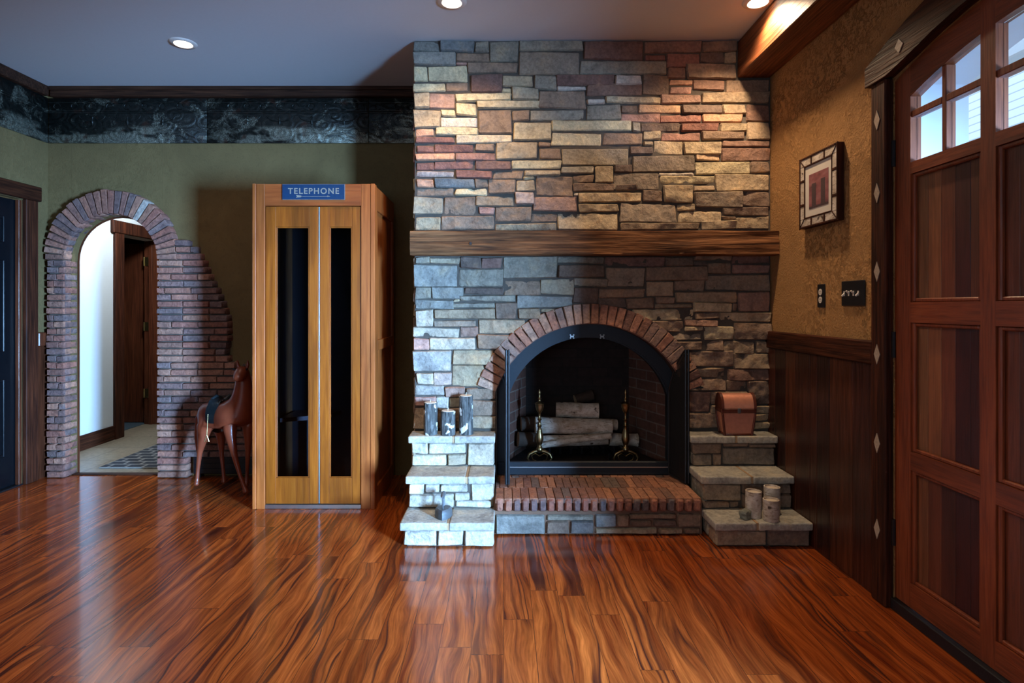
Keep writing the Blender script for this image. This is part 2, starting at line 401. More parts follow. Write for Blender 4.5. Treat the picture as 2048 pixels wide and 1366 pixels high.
M['fire_back'] = tile_mat('sooty_firebrick_back', (0.030, 0.018, 0.015), (0.020, 0.014, 0.012), (0.018, 0.014, 0.012), 0.23, 0.072, 'xz', 0.9, 0.005, 0.6)
def siding_mat():
    m, t, b = nt('white_clapboard', 0.6)
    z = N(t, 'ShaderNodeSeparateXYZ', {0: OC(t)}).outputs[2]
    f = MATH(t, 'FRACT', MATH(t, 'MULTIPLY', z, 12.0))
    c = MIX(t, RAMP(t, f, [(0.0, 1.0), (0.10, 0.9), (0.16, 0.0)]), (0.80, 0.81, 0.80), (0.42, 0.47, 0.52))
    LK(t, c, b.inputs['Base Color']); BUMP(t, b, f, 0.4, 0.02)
    return m
M['siding'] = siding_mat()
M['trim_white'] = solid('white_exterior_paint', (0.62, 0.68, 0.76), 0.6, var=0.03)
M['ground'] = solid('pale_concrete', (0.45, 0.45, 0.43), 0.9)
M['diamond'] = solid('silvery_diamond_inlay', (0.42, 0.34, 0.26), 0.5, nscale=90, var=0.4, bump=0.3)
M['lens'] = emit('glowing_lens', (1.0, 0.80, 0.58), 22.0)
M['ringw'] = solid('pale_lamp_trim', (0.75, 0.70, 0.66), 0.4, var=0.03, bump=0.0)
def screen_mat():
    m, t, b = nt('black_wire_mesh', 0.5, metal=0.4, color=(0.02, 0.02, 0.022))
    o = OC(t); ch = N(t, 'ShaderNodeSeparateXYZ', {0: o})
    a = MATH(t, 'FRACT', MATH(t, 'MULTIPLY', ch.outputs[1], 330.0)); c = MATH(t, 'FRACT', MATH(t, 'MULTIPLY', ch.outputs[2], 330.0))
    k = MATH(t, 'MAXIMUM', MATH(t, 'GREATER_THAN', a, 0.42), MATH(t, 'GREATER_THAN', c, 0.42))
    LK(t, k, b.inputs['Alpha'])
    return m
M['mesh'] = screen_mat()
PLK = [(0.22, 0.095, 0.042), (0.25, 0.092, 0.04), (0.16, 0.045, 0.022), (0.062, 0.014, 0.012), (0.115, 0.035, 0.018), (0.085, 0.024, 0.016)]
M['plank'] = [wood('door_plank_%d' % i, tuple(x*0.7 for x in c), c, tuple(x*1.25 for x in c), 'z', 0.4, 140, 0.1) for i, c in enumerate(PLK)]
WPK = [(0.045, 0.013, 0.008), (0.075, 0.022, 0.010), (0.030, 0.010, 0.007), (0.06, 0.016, 0.009)]
M['wains'] = [wood('wainscot_plank_%d' % i, tuple(x*0.5 for x in c), c, tuple(x*1.7 for x in c), 'z', 0.33, 60, 0.3) for i, c in enumerate(WPK)]
def art_mat():
    m, t, b = nt('dusk_print', 0.5)
    o = OC(t)
    n = NOISE(t, MAP(t, o, (1, 6, 16)), 1.5, 3, 0.5, 0.4)
    c = RAMP(t, n, [(0.3, (0.10, 0.035, 0.05)), (0.5, (0.27, 0.09, 0.10)), (0.7, (0.36, 0.16, 0.17))])
    LK(t, c, b.inputs['Base Color'])
    return m
M['art'] = art_mat()
M['art_dark'] = solid('print_dark_ink', (0.07, 0.045, 0.055), 0.5, nscale=60, var=0.4, bump=0)

# ------------------------------------------------------------------ stone / brick patch builder
def tone(bm): return bm.loops.layers.float_color.get('stone_tone') or bm.loops.layers.float_color.new('stone_tone')
def patch(bm, mapf, u0, v0, u1, v1, col, seed, proud=0.03, rr=0.012, g=0.011, rough=0.004, wob=0.003, back=0.03, drop=None, tilt=0.3):
    """one rounded, slightly irregular stone: mapf(u, v, d) -> world point (d = towards the viewer)"""
    lay = tone(bm)
    nx = max(3, int(round((u1-u0)/g))); ny = max(3, int(round((v1-v0)/g)))
    us = [0, 0.004] + [rr*0.55] ; L = u1-u0; H = v1-v0
    def ticks(L, n):
        e = min(rr, L*0.3)
        t = [0, e*0.12, e*0.45, e]
        m = max(1, int(round((L-2*e)/g)))
        t += [e+(L-2*e)*i/m for i in range(1, m)]
        t += [L-e, L-e*0.45, L-e*0.12, L]
        return t
    U = ticks(L, nx); V = ticks(H, ny)
    so = Vector((seed*3.17 % 97, seed*1.73 % 89, seed*0.61 % 83))
    rnd = random.Random(seed)
    cj = [(rnd.uniform(-1, 1)*wob*1.6, rnd.uniform(-1, 1)*wob*1.6) for _ in range(4)]
    tx, ty = rnd.uniform(-1, 1)*tilt*rough, rnd.uniform(-1, 1)*tilt*rough
    grid = []
    e = min(rr, L*0.3, H*0.3)
    for j, v in enumerate(V):
        rowv = []
        for i, u in enumerate(U):
            fu, fv = u/L, v/H
            eu = min(u, L-u); ev = min(v, H-v)
            # corner rounding
            du = max(0.0, 1-eu/e); dv = max(0.0, 1-ev/e)
            dd = min(1.0, math.hypot(du, dv))
            h = math.sqrt(max(0.0, 1-dd*dd))
            ju = (cj[0][0]*(1-fu)*(1-fv)+cj[1][0]*fu*(1-fv)+cj[2][0]*(1-fu)*fv+cj[3][0]*fu*fv)
            jv = (cj[0][1]*(1-fu)*(1-fv)+cj[1][1]*fu*(1-fv)+cj[2][1]*(1-fu)*fv+cj[3][1]*fu*fv)
            q = Vector((u0+u, v0+v, 0))
            nn = noise.fractal(q*11+so, 1.0, 2.1, 4)
            wv = noise.noise(q*30+so)*wob
            d = -back + (proud+back)*h if dd < 1 else -back
            d += h*(nn*rough*1.8 + (fu-0.5)*tx*4+(fv-0.5)*ty*4)
            # pull the corners in so the outline is not a perfect rectangle
            cr = du*dv*e*0.28
            su = (1 if u < L/2 else -1)*cr; sv = (1 if v < H/2 else -1)*cr
            rowv.append(bm.verts.new(mapf(u0+u+ju+su+wv*(1-h), v0+v+jv+sv+wv*(1-h), d)))
        grid.append(rowv)
    for j in range(len(V)-1):
        for i in range(len(U)-1):
            vs = [grid[j][i], grid[j][i+1], grid[j+1][i+1], grid[j+1][i]]
            if drop:
                c = (vs[0].co+vs[2].co)/2
                if drop(c): continue
            f = bm.faces.new(vs)
            for l in f.loops: l[lay] = (*col, 1)
    if drop:
        bmesh.ops.delete(bm, geom=[v for r in grid for v in r if v.is_valid and not v.link_faces], context='VERTS')
TONES = {'y': (.58, .49, .31), 't': (.44, .345, .225), 'b': (.27, .19, .135), 'g': (.285, .255, .20), 'd': (.15, .11, .09),
         'r': (.25, .125, .10), 'p': (.44, .26, .21), 'w': (.56, .50, .42), 'o': (.60, .33, .21), 's': (.22, .23, .225)}
def mixtone(code, seed):
    cs = [TONES[k] for k in code]
    r = random.Random(seed*13+5)
    c = [sum(x[i] for x in cs)/len(cs) for i in range(3)]
    k = r.uniform(0.88, 1.12)
    return tuple(x*k for x in c)
BT = [(.30, .12, .085), (.24, .115, .09), (.36, .16, .11), (.19, .12, .11), (.16, .13, .13), (.42, .22, .15), (.27, .14, .10), (.14, .10, .10)]

# ------------------------------------------------------------------ setting: shell
XW = 1.72; XL = -3.581; YB = 4.52; CEIL = 3.038; YF = -3.0
bm = NB(); bx(bm, XL-0.1, XW+0.35, YF, YB-0.0, -0.05, 0.0)
struct('floor', bm, M['floor'], 'glossy red-brown tigerwood plank floor', 'floor')
bm = NB(); bx(bm, XL-0.2, XW+0.35, YF, YB+0.1, CEIL, CEIL+0.1)
struct('ceiling', bm, M['ceil'], 'smooth white painted ceiling with recessed lamps', 'ceiling')
def xwall(bm, X0, X1, slices):
    """slices (ya, yb, [(za0, za1, zb0, zb1)...]) of a wall in the Y-Z plane"""
    for ya, yb, zs in slices:
        for z in zs:
            a0, a1, b0, b1 = z if len(z) == 4 else (z[0], z[1], z[0], z[1])
            prism(bm, [Vector((X0, ya, a0)), Vector((X0, yb, b0)), Vector((X0, yb, b1)), Vector((X0, ya, a1))], (X1-X0, 0, 0))
# front door opening with a shallow arched head
DC = 1.832; DH = 0.70
def door_top(y): return 2.452-(y-DC)**2/3.68
DY0, DY1 = DC-DH, DC+DH
sl = [(YF, 0.05, [(0, CEIL)]), (0.05, 1.0, [(0, 0.3), (2.1, CEIL)]), (1.0, DY0, [(0, CEIL)])]
n = 14
for i in range(n):
    a, b_ = DY0+(DY1-DY0)*i/n, DY0+(DY1-DY0)*(i+1)/n
    sl.append((a, b_, [(door_top(a), CEIL, door_top(b_), CEIL)]))
sl.append((DY1, YB, [(0, CEIL)]))
bm = NB(); xwall(bm, XW, XW+0.30, sl)
struct('wall_right', bm, M['plaster_r'], 'ochre trowelled plaster wall beside the front door', 'wall')
# left wall with black door opening
LD0, LD1 = 3.33, 4.275
bm = NB(); xwall(bm, XL, XL-0.14, [(YF, LD0, [(0, CEIL)]), (LD0, LD1, [(2.126, CEIL)]), (LD1, YB, [(0, CEIL)])])
struct('wall_left', bm, M['plaster_b'], 'olive brown plaster wall holding the black door', 'wall')
# back wall with arched opening
AX0, AX1 = -3.394, -2.680; AR = (AX1-AX0)/2; ACX = (AX0+AX1)/2; ASP = 1.686
bm = NB()
def xz(bm, x0, x1, z00, z01, z10, z11, y0, y1):
    prism(bm, [Vector((x0, y0, z00)), Vector((x1, y0, z10)), Vector((x1, y0, z11)), Vector((x0, y0, z01))], (0, y1-y0, 0))
xz(bm, XL-0.14, AX0-0.001, 0, CEIL, 0, CEIL, YB, YB+0.07)
n = 20
for i in range(n):
    a, b_ = PI-PI*i/n, PI-PI*(i+1)/n
    xz(bm, ACX+AR*math.cos(a), ACX+AR*math.cos(b_), ASP+AR*math.sin(a), CEIL, ASP+AR*math.sin(b_), CEIL, YB, YB+0.07)
xz(bm, AX1+0.001, XW+0.1, 0, CEIL, 0, CEIL, YB, YB+0.07)
struct('wall_back', bm, M['plaster_b'], 'olive plaster wall with the arched hall opening', 'wall')
# wall behind the camera with an opening for the added fill window
bm = NB()
xz(bm, XL-0.14, -2.8, 0, CEIL, 0, CEIL, YF-0.12, YF); xz(bm, -0.4, XW+0.3, 0, CEIL, 0, CEIL, YF-0.12, YF)
xz(bm, -2.8, -0.4, 0, 0.85, 0, 0.85, YF-0.12, YF); xz(bm, -2.8, -0.4, 2.2, CEIL, 2.2, CEIL, YF-0.12, YF)
struct('wall_front', bm, M['plaster_b'], 'plaster wall opposite the fireplace', 'wall')
def window(name, horizontal, lab):
    root = thing(name, lab, 'window', (0, 0, 0), kind='structure')
    bm = NB()
    if horizontal == 'y':
        y0, y1, z0, z1, x = 0.05, 1.0, 0.3, 2.1, XW+0.20
        for a in ((y0, y0+.05, z0, z1), (y1-.05, y1, z0, z1), (y0+.05, y1-.05, z0, z0+.05), (y0+.05, y1-.05, z1-.05, z1)):
            bx(bm, x, x+.05, *a)
        obj('window_frame', bm, M['trim_white'], root)
        bm = NB(); bx(bm, x+.02, x+.026, y0+.05, y1-.05, z0+.05, z1-.05); obj('glass_pane', bm, M['glass'], root)
    else:
        x0, x1, z0, z1, y = -2.8, -0.4, 0.85, 2.2, YF-0.08
        for a in ((x0, x0+.06, z0, z1), (x1-.06, x1, z0, z1), (x0+.06, x1-.06, z0, z0+.06), (x0+.06, x1-.06, z1-.06, z1), (-1.63, -1.57, z0+.06, z1-.06)):
            bx(bm, a[0], a[1], y, y+.05, a[2], a[3])
        obj('window_frame', bm, M['trim_white'], root)
        for a in ((x0+.06, -1.63), (-1.57, x1-.06)):
            bm = NB(); bx(bm, a[0], a[1], y+.02, y+.026, z0+.06, z1-.06); obj('glass_pane', bm, M['glass'], root)
window('window_1', 'y', 'side window beside the front door, nearer the camera')
window('window_2', 'x', 'unseen wide window added for fill light in the wall opposite the fireplace')

# crown moulding
bm = NB(); bx(bm, XL+0.05, -0.571, YB-0.05, YB, CEIL-0.077, CEIL, 0.006)
bx(bm, XL+0.05, -0.571, YB-0.065, YB-0.051, CEIL-0.03, CEIL-0.001, 0.004)
bx(bm, XL, XL+0.05, YF, YB-0.05, CEIL-0.077, CEIL, 0.006)
struct('trim_1', bm, M['dark_wood_x'], 'dark wood crown strip under the ceiling', 'trim')
# tin panels
def tin(x0, x1, y0, y1, lab):
    bm = NB()
    z0, z1 = 2.607, CEIL-0.078
    if abs(x1-x0) > abs(y1-y0):
        bx(bm, x0, x1, YB-0.012, YB-0.001, z0, z1, 0.002)
        for zz, rr in ((z1-0.10, 0.006), (z1-0.115, 0.005), (z1-0.035, 0.005)):
            tube(bm, [(x0+.004, YB-0.012, zz), (x1-.004, YB-0.012, zz)], rr, 8)
        k = int((x1-x0)/0.125)
        for i in range(k):
            xc = x0+(i+0.5)*(x1-x0)/k
            # pressed scroll ring and pendant drop
            tube(bm, [(xc+0.026*math.cos(a), YB-0.013, z1-0.066+0.024*math.sin(a)) for a in [j*PI/6 for j in range(11)]], 0.0045, 6)
            if i % 2 == 0 and xc-0.11 > x0 and xc+0.11 < x1:
                lathe(bm, xc, YB-0.012, [(0.001, z1-0.215), (0.010, z1-0.20), (0.012, z1-0.185), (0.004, z1-0.165), (0.009, z1-0.15), (0.001, z1-0.14)], 10)
                tube(bm, [(xc+0.10*math.cos(a), YB-0.012, z1-0.135+0.045*math.sin(a)-0.005) for a in [PI+j*PI/10 for j in range(11)]], 0.004, 6)
        loc = (x0, YB, z0)
    else:
        bx(bm, XL+0.001, XL+0.012, y0, y1, z0, z1, 0.002)
        for zz, rr in ((z1-0.10, 0.006), (z1-0.115, 0.005)):
            tube(bm, [(XL+0.012, y0+.004, zz), (XL+0.012, y1-.004, zz)], rr, 8)
        loc = (XL, y0, z0)
    o = obj('tin_panel', bm, M['tin'], None, loc, 60)
    setp(o, lab, 'tin panel', 'pressed tin panels under the crown')
tin(XL+0.013, -2.327, YB-.01, YB, 'weathered pressed tin wall panel above the brick arch, pale at its lower edge')
tin(-2.324, -1.06, YB-.01, YB, 'pressed tin wall panel with scroll border above the phone booth')
tin(-1.057, -0.60, YB-.01, YB, 'shadowed pressed tin wall panel next to the stone chimney')
tin(XL, XL, 2.9, YB-0.013, 'dark pressed tin panel on the left wall above the black door')

# ------------------------------------------------------------------ hall beyond the arch
HX = -3.885
bm = NB(); bx(bm, -5.2, -0.9, YB+0.001, 7.6, -0.05, 0.0); struct('floor_hall', bm, M['hall_tile'], 'beige stone tile floor of the hall beyond the arch', 'floor')
bm = NB(); bx(bm, -5.2, -0.9, YB+0.071, 7.6, 2.7, 2.75); struct('ceiling_hall', bm, M['ceil'], 'ceiling of the hall beyond the arch', 'ceiling')
bm = NB(); xwall(bm, HX, HX-0.16, [(YB+0.071, 5.85, [(0, 2.7)]), (5.85, 6.50, [(2.06, 2.7)]), (6.50, 7.6, [(0, 2.7)])])
struct('wall_hall_left', bm, M['white'], 'smooth white hall wall with the open doorway', 'wall')
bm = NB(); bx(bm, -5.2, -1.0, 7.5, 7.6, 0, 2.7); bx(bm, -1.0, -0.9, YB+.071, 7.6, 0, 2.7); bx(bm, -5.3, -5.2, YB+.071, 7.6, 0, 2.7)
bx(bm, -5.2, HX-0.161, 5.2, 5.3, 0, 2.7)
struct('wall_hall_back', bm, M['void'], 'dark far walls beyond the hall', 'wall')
bm = NB(); bx(bm, -5.2, HX-0.161, 5.3, 7.5, 0.0, 0.006); struct('floor_room', bm, M['room_floor'], 'blue-grey floor of the dark room off the hall', 'floor')
bm = NB(); bx(bm, HX, HX+0.018, YB+0.075, 5.72, 0, 0.14, 0.003)
struct('baseboard_hall', bm, M['dark_wood'], 'dark wood baseboard along the white hall wall', 'baseboard')
d3 = thing('door_3', 'open dark doorway with brass hinges off the hall', 'door', (HX, 6.2, 0), kind='structure')
bm = NB(); bx(bm, HX, HX+0.03, 5.72, 5.85, 0, 2.06, 0.004); bx(bm, HX, HX+0.03, 6.50, 6.63, 0, 2.06, 0.004); bx(bm, HX, HX+0.04, 5.68, 6.67, 2.061, 2.185, 0.006)
obj('casing', bm, M['dark_wood_z'], d3)
bm = NB(); bx(bm, HX-0.158, HX-0.002, 6.47, 6.498, 0, 2.058, 0.002); bx(bm, HX-0.10, HX-0.06, 6.452, 6.469, 0, 2.058, 0.002); bx(bm, HX-0.158, HX-0.002, 5.852, 5.87, 0, 2.058)
obj('jamb', bm, M['hall_door'], d3)
bm = NB(); bx(bm, HX-0.80, HX-0.165, 6.53, 6.57, 0.01, 2.04, 0.004)
obj('door_leaf', bm, M['hall_door'], d3)
for z in (1.83, 1.10, 0.35):
    bm = NB(); bx(bm, HX-0.150, HX-0.105, 6.462, 6.469, z-0.05, z+0.05, 0.002); tube(bm, [(HX-0.155, 6.462, z-0.05), (HX-0.155, 6.462, z+0.05)], 0.007, 8)
    obj('hinge', bm, M['bright_brass'], d3)
bm = NB(); bx(bm, AX0, AX1, YB-0.004, YB+0.05, 0.0005, 0.008, 0.002)
struct('trim_2', bm, M['dark_wood_x'], 'thin wood threshold under the brick arch', 'threshold')
bm = NB(); bx(bm, -3.31, -2.1, 4.70, 6.1, 0.001, 0.012, 0.003)
o = obj('rug', bm, M['rug'], None, (-3.31, 4.70, 0)); setp(o, 'dark rug with pale diamond lattice on the hall tiles', 'rug')

# ------------------------------------------------------------------ brick archway on the back wall
YA = 4.44
arch = thing('brick_archway', 'tumbled brick surround with ragged right edge around the arched hall opening', 'archway', (ACX, YB, 0))
bm = NB(); sd = 100
mapA = lambda u, v, d: Vector((u, YA+0.02-d, v))
def rb(sd): return random.Random(sd)
def brickcol(sd):
    r = rb(sd*7+1); c = BT[r.randrange(len(BT))]; c = tuple(0.7*a+0.3*b_ for a, b_ in zip(c, (.26, .14, .12))); k = r.uniform(0.85, 1.12); return tuple(x*k for x in c)
P = 0.0527
edge = [(476, 360), (490, 380), (500, 392), (520, 404), (540, 413), (560, 421), (580, 433), (600, 441), (620, 450), (640, 455), (680, 456), (705, 450), (718, 456), (730, 468), (745, 488), (756, 520), (1000, 520)]
def edge_x(py):
    for (a, xa), (b_, xb) in zip(edge, edge[1:]):
        if a <= py <= b_: return xa+(xb-xa)*(py-a)/(b_-a)
    return edge[0][1]
rows = int(ASP/P)+1
for r_ in range(rows):
    z0 = r_*P+0.0005; z1 = min((r_+1)*P-0.001, ASP-0.001)
    if z1-z0 < 0.02: continue
    rr = rb(r_+31)
    # left pier
    cut = rr.choice([None, 0.4, 0.55, 0.65])
    xs = [-3.533, AX0] if cut is None else [-3.533, -3.533+(AX0+3.533)*cut, AX0]
    for a, b_ in zip(xs, xs[1:]):
        sd += 1; patch(bm, mapA, a+0.0005, z0, b_-0.0005, z1, brickcol(sd), sd, proud=0.02+rr.uniform(-.004, .004), rr=0.006, g=0.02, rough=0.002, wob=0.002, back=0.05)
obj('brick_pier', bm, M['brick'], arch, smooth=50)
bm = NB()
rows2 = int((ASP+0.16)/P)
for r_ in range(rows2):
    z0 = r_*P+0.0005; z1 = (r_+1)*P-0.001
    py = CY-((z0+z1)/2-EYE)*FPX/YA
    xr = (edge_x(py)-CX)*YA/FPX
    if z1 < 0.20: xr = (374-CX)*YA/FPX
    xl = AX1
    if z0 > ASP: xl = ACX+math.sqrt(max(0, (0.505**2-(z0-ASP)**2)))
    if xr-xl < 0.03: continue
    rr = rb(r_+77)
    x = xl; k = 0
    while x < xr-0.015:
        w = rr.choice([0.055, 0.20, 0.20, 0.11]) if k == 0 else 0.205
        if k == 1 and rr.random() < 0.3: w = 0.25
        e = min(x+w, xr)
        if xr-e < 0.04: e = xr
        sd += 1
        patch(bm, mapA, x+0.0005, z0, e-0.0005, z1, brickcol(sd), sd, proud=0.02+rr.uniform(-.004, .006), rr=0.007, g=0.02, rough=0.0025, wob=0.002, back=0.06)
        x = e; k += 1
obj('ragged_brick_field', bm, M['brick'], arch, smooth=50)
bm = NB()
nb = 29
for i in range(nb):
    a0 = PI*i/nb+0.0025; a1 = PI*(i+1)/nb-0.0025
    sd += 1
    def mp(u, v, d, a0=a0):
        a = a0+u/0.45; r = 0.357+v*(0.80+0.20*math.sin(a0))
        return Vector((ACX+r*math.cos(a), YA+0.02-d, ASP+r*math.sin(a)))
    c = brickcol(sd)
    if i == 9: c = (.42, .38, .34)
    patch(bm, mp, 0, 0.0, (a1-a0)*0.45, 0.188+rb(i).uniform(-.006, .008), c, sd, proud=0.02, rr=0.006, g=0.02, rough=0.002, wob=0.002, back=0.05)
obj('brick_voussoirs', bm, M['brick'], arch, smooth=50)
# reveals: jambs and soffit
bm = NB()
for X, sg in ((AX0, 1), (AX1, -1)):
    mpj = lambda u, v, d: Vector((X-0.012*sg+sg*d, u, v))
    for r_ in range(rows):
        z0 = r_*P+0.0005; z1 = min((r_+1)*P-0.001, ASP-0.001)
        if z1-z0 < 0.02: continue
        sd += 1; patch(bm, mpj, YA+0.012, z0, YB+0.06, z1, brickcol(sd), sd, proud=0.014, rr=0.008, g=0.03, rough=0.0015, wob=0.001, back=0.02)
nb2 = 20
for i in range(nb2):
    a0 = PI*i/nb2+0.008; a1 = PI*(i+1)/nb2-0.008; sd += 1
    def mps(u, v, d, a0=a0):
        a = a0+u/0.357; r = 0.369-d
        return Vector((ACX+r*math.cos(a), v, ASP+r*math.sin(a)))
    patch(bm, mps, 0, YA+0.012, (a1-a0)*0.357, YB+0.06, brickcol(sd), sd, proud=0.012, rr=0.008, g=0.03, rough=0.0015, wob=0.001, back=0.02)
obj('brick_reveal', bm, M['brick'], arch, smooth=50)
bm = NB()   # joints behind the bricks
for i in range(20):
    a, b_ = PI-PI*i/20, PI-PI*(i+1)/20
    prism(bm, [Vector((ACX+r*math.cos(q), YA+0.024, ASP+r*math.sin(q))) for r, q in ((0.372, a), (0.372, b_), (0.495, b_), (0.495, a))], (0, YB-YA-0.026, 0))
bx(bm, -3.525, AX0-0.012, YA+0.024, YB-0.002, 0, ASP)
for r_ in range(rows2):
    z0 = r_*P; z1 = z0+P; py = CY-((z0+z1)/2-EYE)*FPX/YA
    xr = (edge_x(py)-CX)*YA/FPX-0.012
    if z1 < 0.20: xr = (374-CX)*YA/FPX-0.012
    xl = AX1+0.012
    if z0 > ASP: xl = ACX+math.sqrt(max(0, (0.495**2-(z0-ASP)**2)))
    if xr > xl+0.02: bx(bm, xl, xr, YA+0.024, YB-0.002, z0, z1)
obj('mortar_joints', bm, M['mortar'], arch)
# trim hairline at the back of the opening
bm = NB()
pin = [Vector((AX0+0.012, YB+0.062, 0))]+arcpts(ACX, ASP, AR-0.012, PI, 0, 20, YB+0.062)+[Vector((AX1-0.012, YB+0.062, 0))]
pout = [Vector((AX0-0.01, YB+0.062, 0))]+arcpts(ACX, ASP, AR+0.01, PI, 0, 20, YB+0.062)+[Vector((AX1+0.01, YB+0.062, 0))]
band(bm, pin, pout, (0, 0.008, 0)); obj('edge_strip', bm, M['hall_door'], arch)
# low black floor register behind the horse
reg = thing('wall_heater', 'low black metal baseboard heater on the back wall behind the horse statue', 'heater', (-2.08, YB, 0))
bm = NB(); bx(bm, -2.40, -1.72, YB-0.075, YB-0.002, 0.03, 0.195, 0.006); obj('cover', bm, M['black'], reg)
bm = NB()
for k in range(3): bx(bm, -2.38, -1.74, YB-0.082, YB-0.076, 0.06+k*0.04, 0.072+k*0.04)
obj('louvre', bm, M['black'], reg)
for x_ in (-2.37, -1.77):
    bm = NB(); bx(bm, x_, x_+0.02, YB-0.06, YB-0.01, 0, 0.031); obj('foot', bm, M['black'], reg)

# ------------------------------------------------------------------ black door in the left wall
d2 = thing('door_2', 'black glossy panelled door at the left edge of the room', 'door', (XL, 3.8, 0), kind='structure')
X = XL-0.03
bm = NB(); bx(bm, X-0.04, X, LD0+0.012, LD1-0.012, 0.012, 2.115, 0.003); obj('door_leaf', bm, M['black_gloss'], d2)
for y0, y1 in ((3.45, 3.74), (3.87, 4.16)):
    for z0, z1 in ((0.24, 0.80), (1.0, 1.66), (1.79, 1.98)):
        bm = NB()
        for a in ((y0, y0+.02, z0, z1), (y1-.02, y1, z0, z1), (y0+.02, y1-.02, z0, z0+.02), (y0+.02, y1-.02, z1-.02, z1)): bx(bm, X+0.0005, X+0.012, *a, 0.004)
        bx(bm, X+0.0005, X+0.008, y0+.05, y1-.05, z0+.05, z1-.05, 0.006)
        obj('panel_moulding', bm, M['black_gloss'], d2)
for z in (0.28, 1.09, 1.90):
    bm = NB(); tube(bm, [(X+0.012, LD1-0.014, z-0.05), (X+0.012, LD1-0.014, z+0.05)], 0.008, 8); obj('hinge', bm, M['brass'], d2)
bm = NB(); bx(bm, XL-0.13, XL-0.001, LD1-0.011, LD1-0.0005, 0, 2.115); bx(bm, XL-0.025, XL+0.004, LD1-0.03, LD1-0.012, 0, 2.115, 0.002); obj('jamb', bm, M['hall_door'], d2)
bm = NB(); bx(bm, XL-0.13, XL+0.01, LD0, LD1, 0.0005, 0.011, 0.002); obj('sill', bm, M['black'], d2)
bm = NB(); bx(bm, XL+0.001, XL+0.036, LD1, 4.385, 0, 2.126, 0.005); bx(bm, XL+0.001, XL+0.036, LD0-0.11, LD0, 0, 2.126, 0.005)
struct('trim_3', bm, M['dark_wood_z'], 'rustic dark side casing of the black door', 'trim')
bm = NB(); bx(bm, XL+0.001, XL+0.045, LD0-0.13, 4.41, 2.127, 2.236, 0.006)
struct('trim_4', bm, M['dark_wood'], 'rustic dark header board over the black door', 'trim')
bm = NB(); bx(bm, XL+0.001, XL+0.014, 4.386, YB-.002, 0, 1.02); struct('trim_5', bm, M['wains'][1], 'short wainscot board left of the brick arch', 'trim')
bm = NB(); bx(bm, XL+0.001, XL+0.040, 4.386, YB-.002, 1.021, 1.126, 0.006); struct('trim_6', bm, M['hall_door'], 'wood cap on the short wainscot left of the brick arch', 'trim')

# ------------------------------------------------------------------ right wall: wainscot, casing, front door
bm = NB()
ys = [2.645, 2.83, 2.98, 3.10, 3.33, 3.46, 3.60, 3.70]
ys = [2.645, 2.80, 3.00, 3.12, 3.19, 3.35, 3.47, 3.60, 3.70]
wroot = thing('trim_7', 'dark red-brown vertical plank wainscot right of the fireplace', 'wainscot', (XW, 3.2, 0), kind='structure')
for i, (a, b_) in enumerate(zip(ys, ys[1:])):
    bm = NB(); bx(bm, 1.700, XW-0.001, a+0.0015, b_-0.0015, 0.0, 1.062, 0.002); obj('wainscot_board', bm, M['wains'][i % 4], wroot)
bm = NB(); bx(bm, 1.684, XW-0.001, 2.632, 3.70, 1.063, 1.17, 0.006)
struct('trim_8', bm, M['dark_wood'], 'thick dark cap rail on top of the wainscot', 'trim')
casing = thing('trim_9', 'dark distressed casing with diamond inlays around the front door', 'door casing', (XW, 2.57, 0), kind='structure')
for a, b_ in ((2.532, 2.632), (DY0-0.10, DY0)):
    bm = NB(); bx(bm, 1.680, XW-0.001, a, b_, 0.0, 2.335, 0.006); obj('side_board', bm, M['dark_wood_z'], casing)
bm = NB()
ptb = []; ptt = []
for i in range(13):
    y = DC-0.83+1.66*i/12; o_ = abs(y-DC)
    zb = 2.452-o_**2/3.68 if o_ < DH else 2.337
    ptb.append(Vector((1.672, y, max(zb, 2.337)))); ptt.append(Vector((1.672, y, 2.60-o_**2/3.9)))
band(bm, ptb, ptt, (XW-0.001-1.672, 0, 0)); obj('arched_header', bm, M['dark_wood'], casing)
def diamond(y, z, hw, hh, X=1.680):
    bm = NB(); prism(bm, [Vector((X, y-hw, z)), Vector((X, y, z+hh)), Vector((X, y+hw, z)), Vector((X, y, z-hh))], (-0.0025, 0, 0))
    obj('diamond_inlay', bm, M['diamond'], casing)
for z in (2.165, 1.838, 1.485, 1.113, 0.714, 0.328): diamond(2.585, z, 0.020, 0.045)
diamond(2.43, 2.43, 0.025, 0.03, 1.672); diamond(2.15, 2.525, 0.025, 0.03, 1.672)

door = thing('door_1', 'mahogany front door with arched lites and six plank panels', 'door', (XW, DC, 0), kind='structure')
X0, X1 = 1.722, 1.767
cols = [(2.076, 2.433), (1.655, 2.012), (1.234, 1.591)]   # panel openings along y
Zr = [0.157, 0.636, 0.714, 1.260, 1.347, 1.889, 1.938]
bm = NB()
ED0, ED1 = 1.137, 2.529
vst = [(2.433, ED1), (2.012, 2.076), (1.591, 1.655), (ED0, 1.234)]
for a, b_ in vst:
    prism(bm, [Vector((X0, a, 0.053)), Vector((X0, b_, 0.053)), Vector((X0, b_, door_top(b_)-0.006)), Vector((X0, a, door_top(a)-0.006))], (X1-X0, 0, 0))
obj('stile', bm, M['door'], door)
bm = NB()
def lite_top(y): return 2.330-(y-DC)**2/3.2
for a, b_ in cols:
    for z0, z1 in ((0.053, 0.157), (0.636, 0.714), (1.260, 1.347), (1.889, 1.938)):
        bx(bm, X0, X1, a, b_, z0, z1)
    for i in range(5):
        p, q = a+(b_-a)*i/5, a+(b_-a)*(i+1)/5
        prism(bm, [Vector((X0, p, lite_top(p))), Vector((X0, q, lite_top(q))), Vector((X0, q, door_top(q)-0.006)), Vector((X0, p, door_top(p)-0.006))], (X1-X0, 0, 0))
obj('rail', bm, M['door_y'], door)
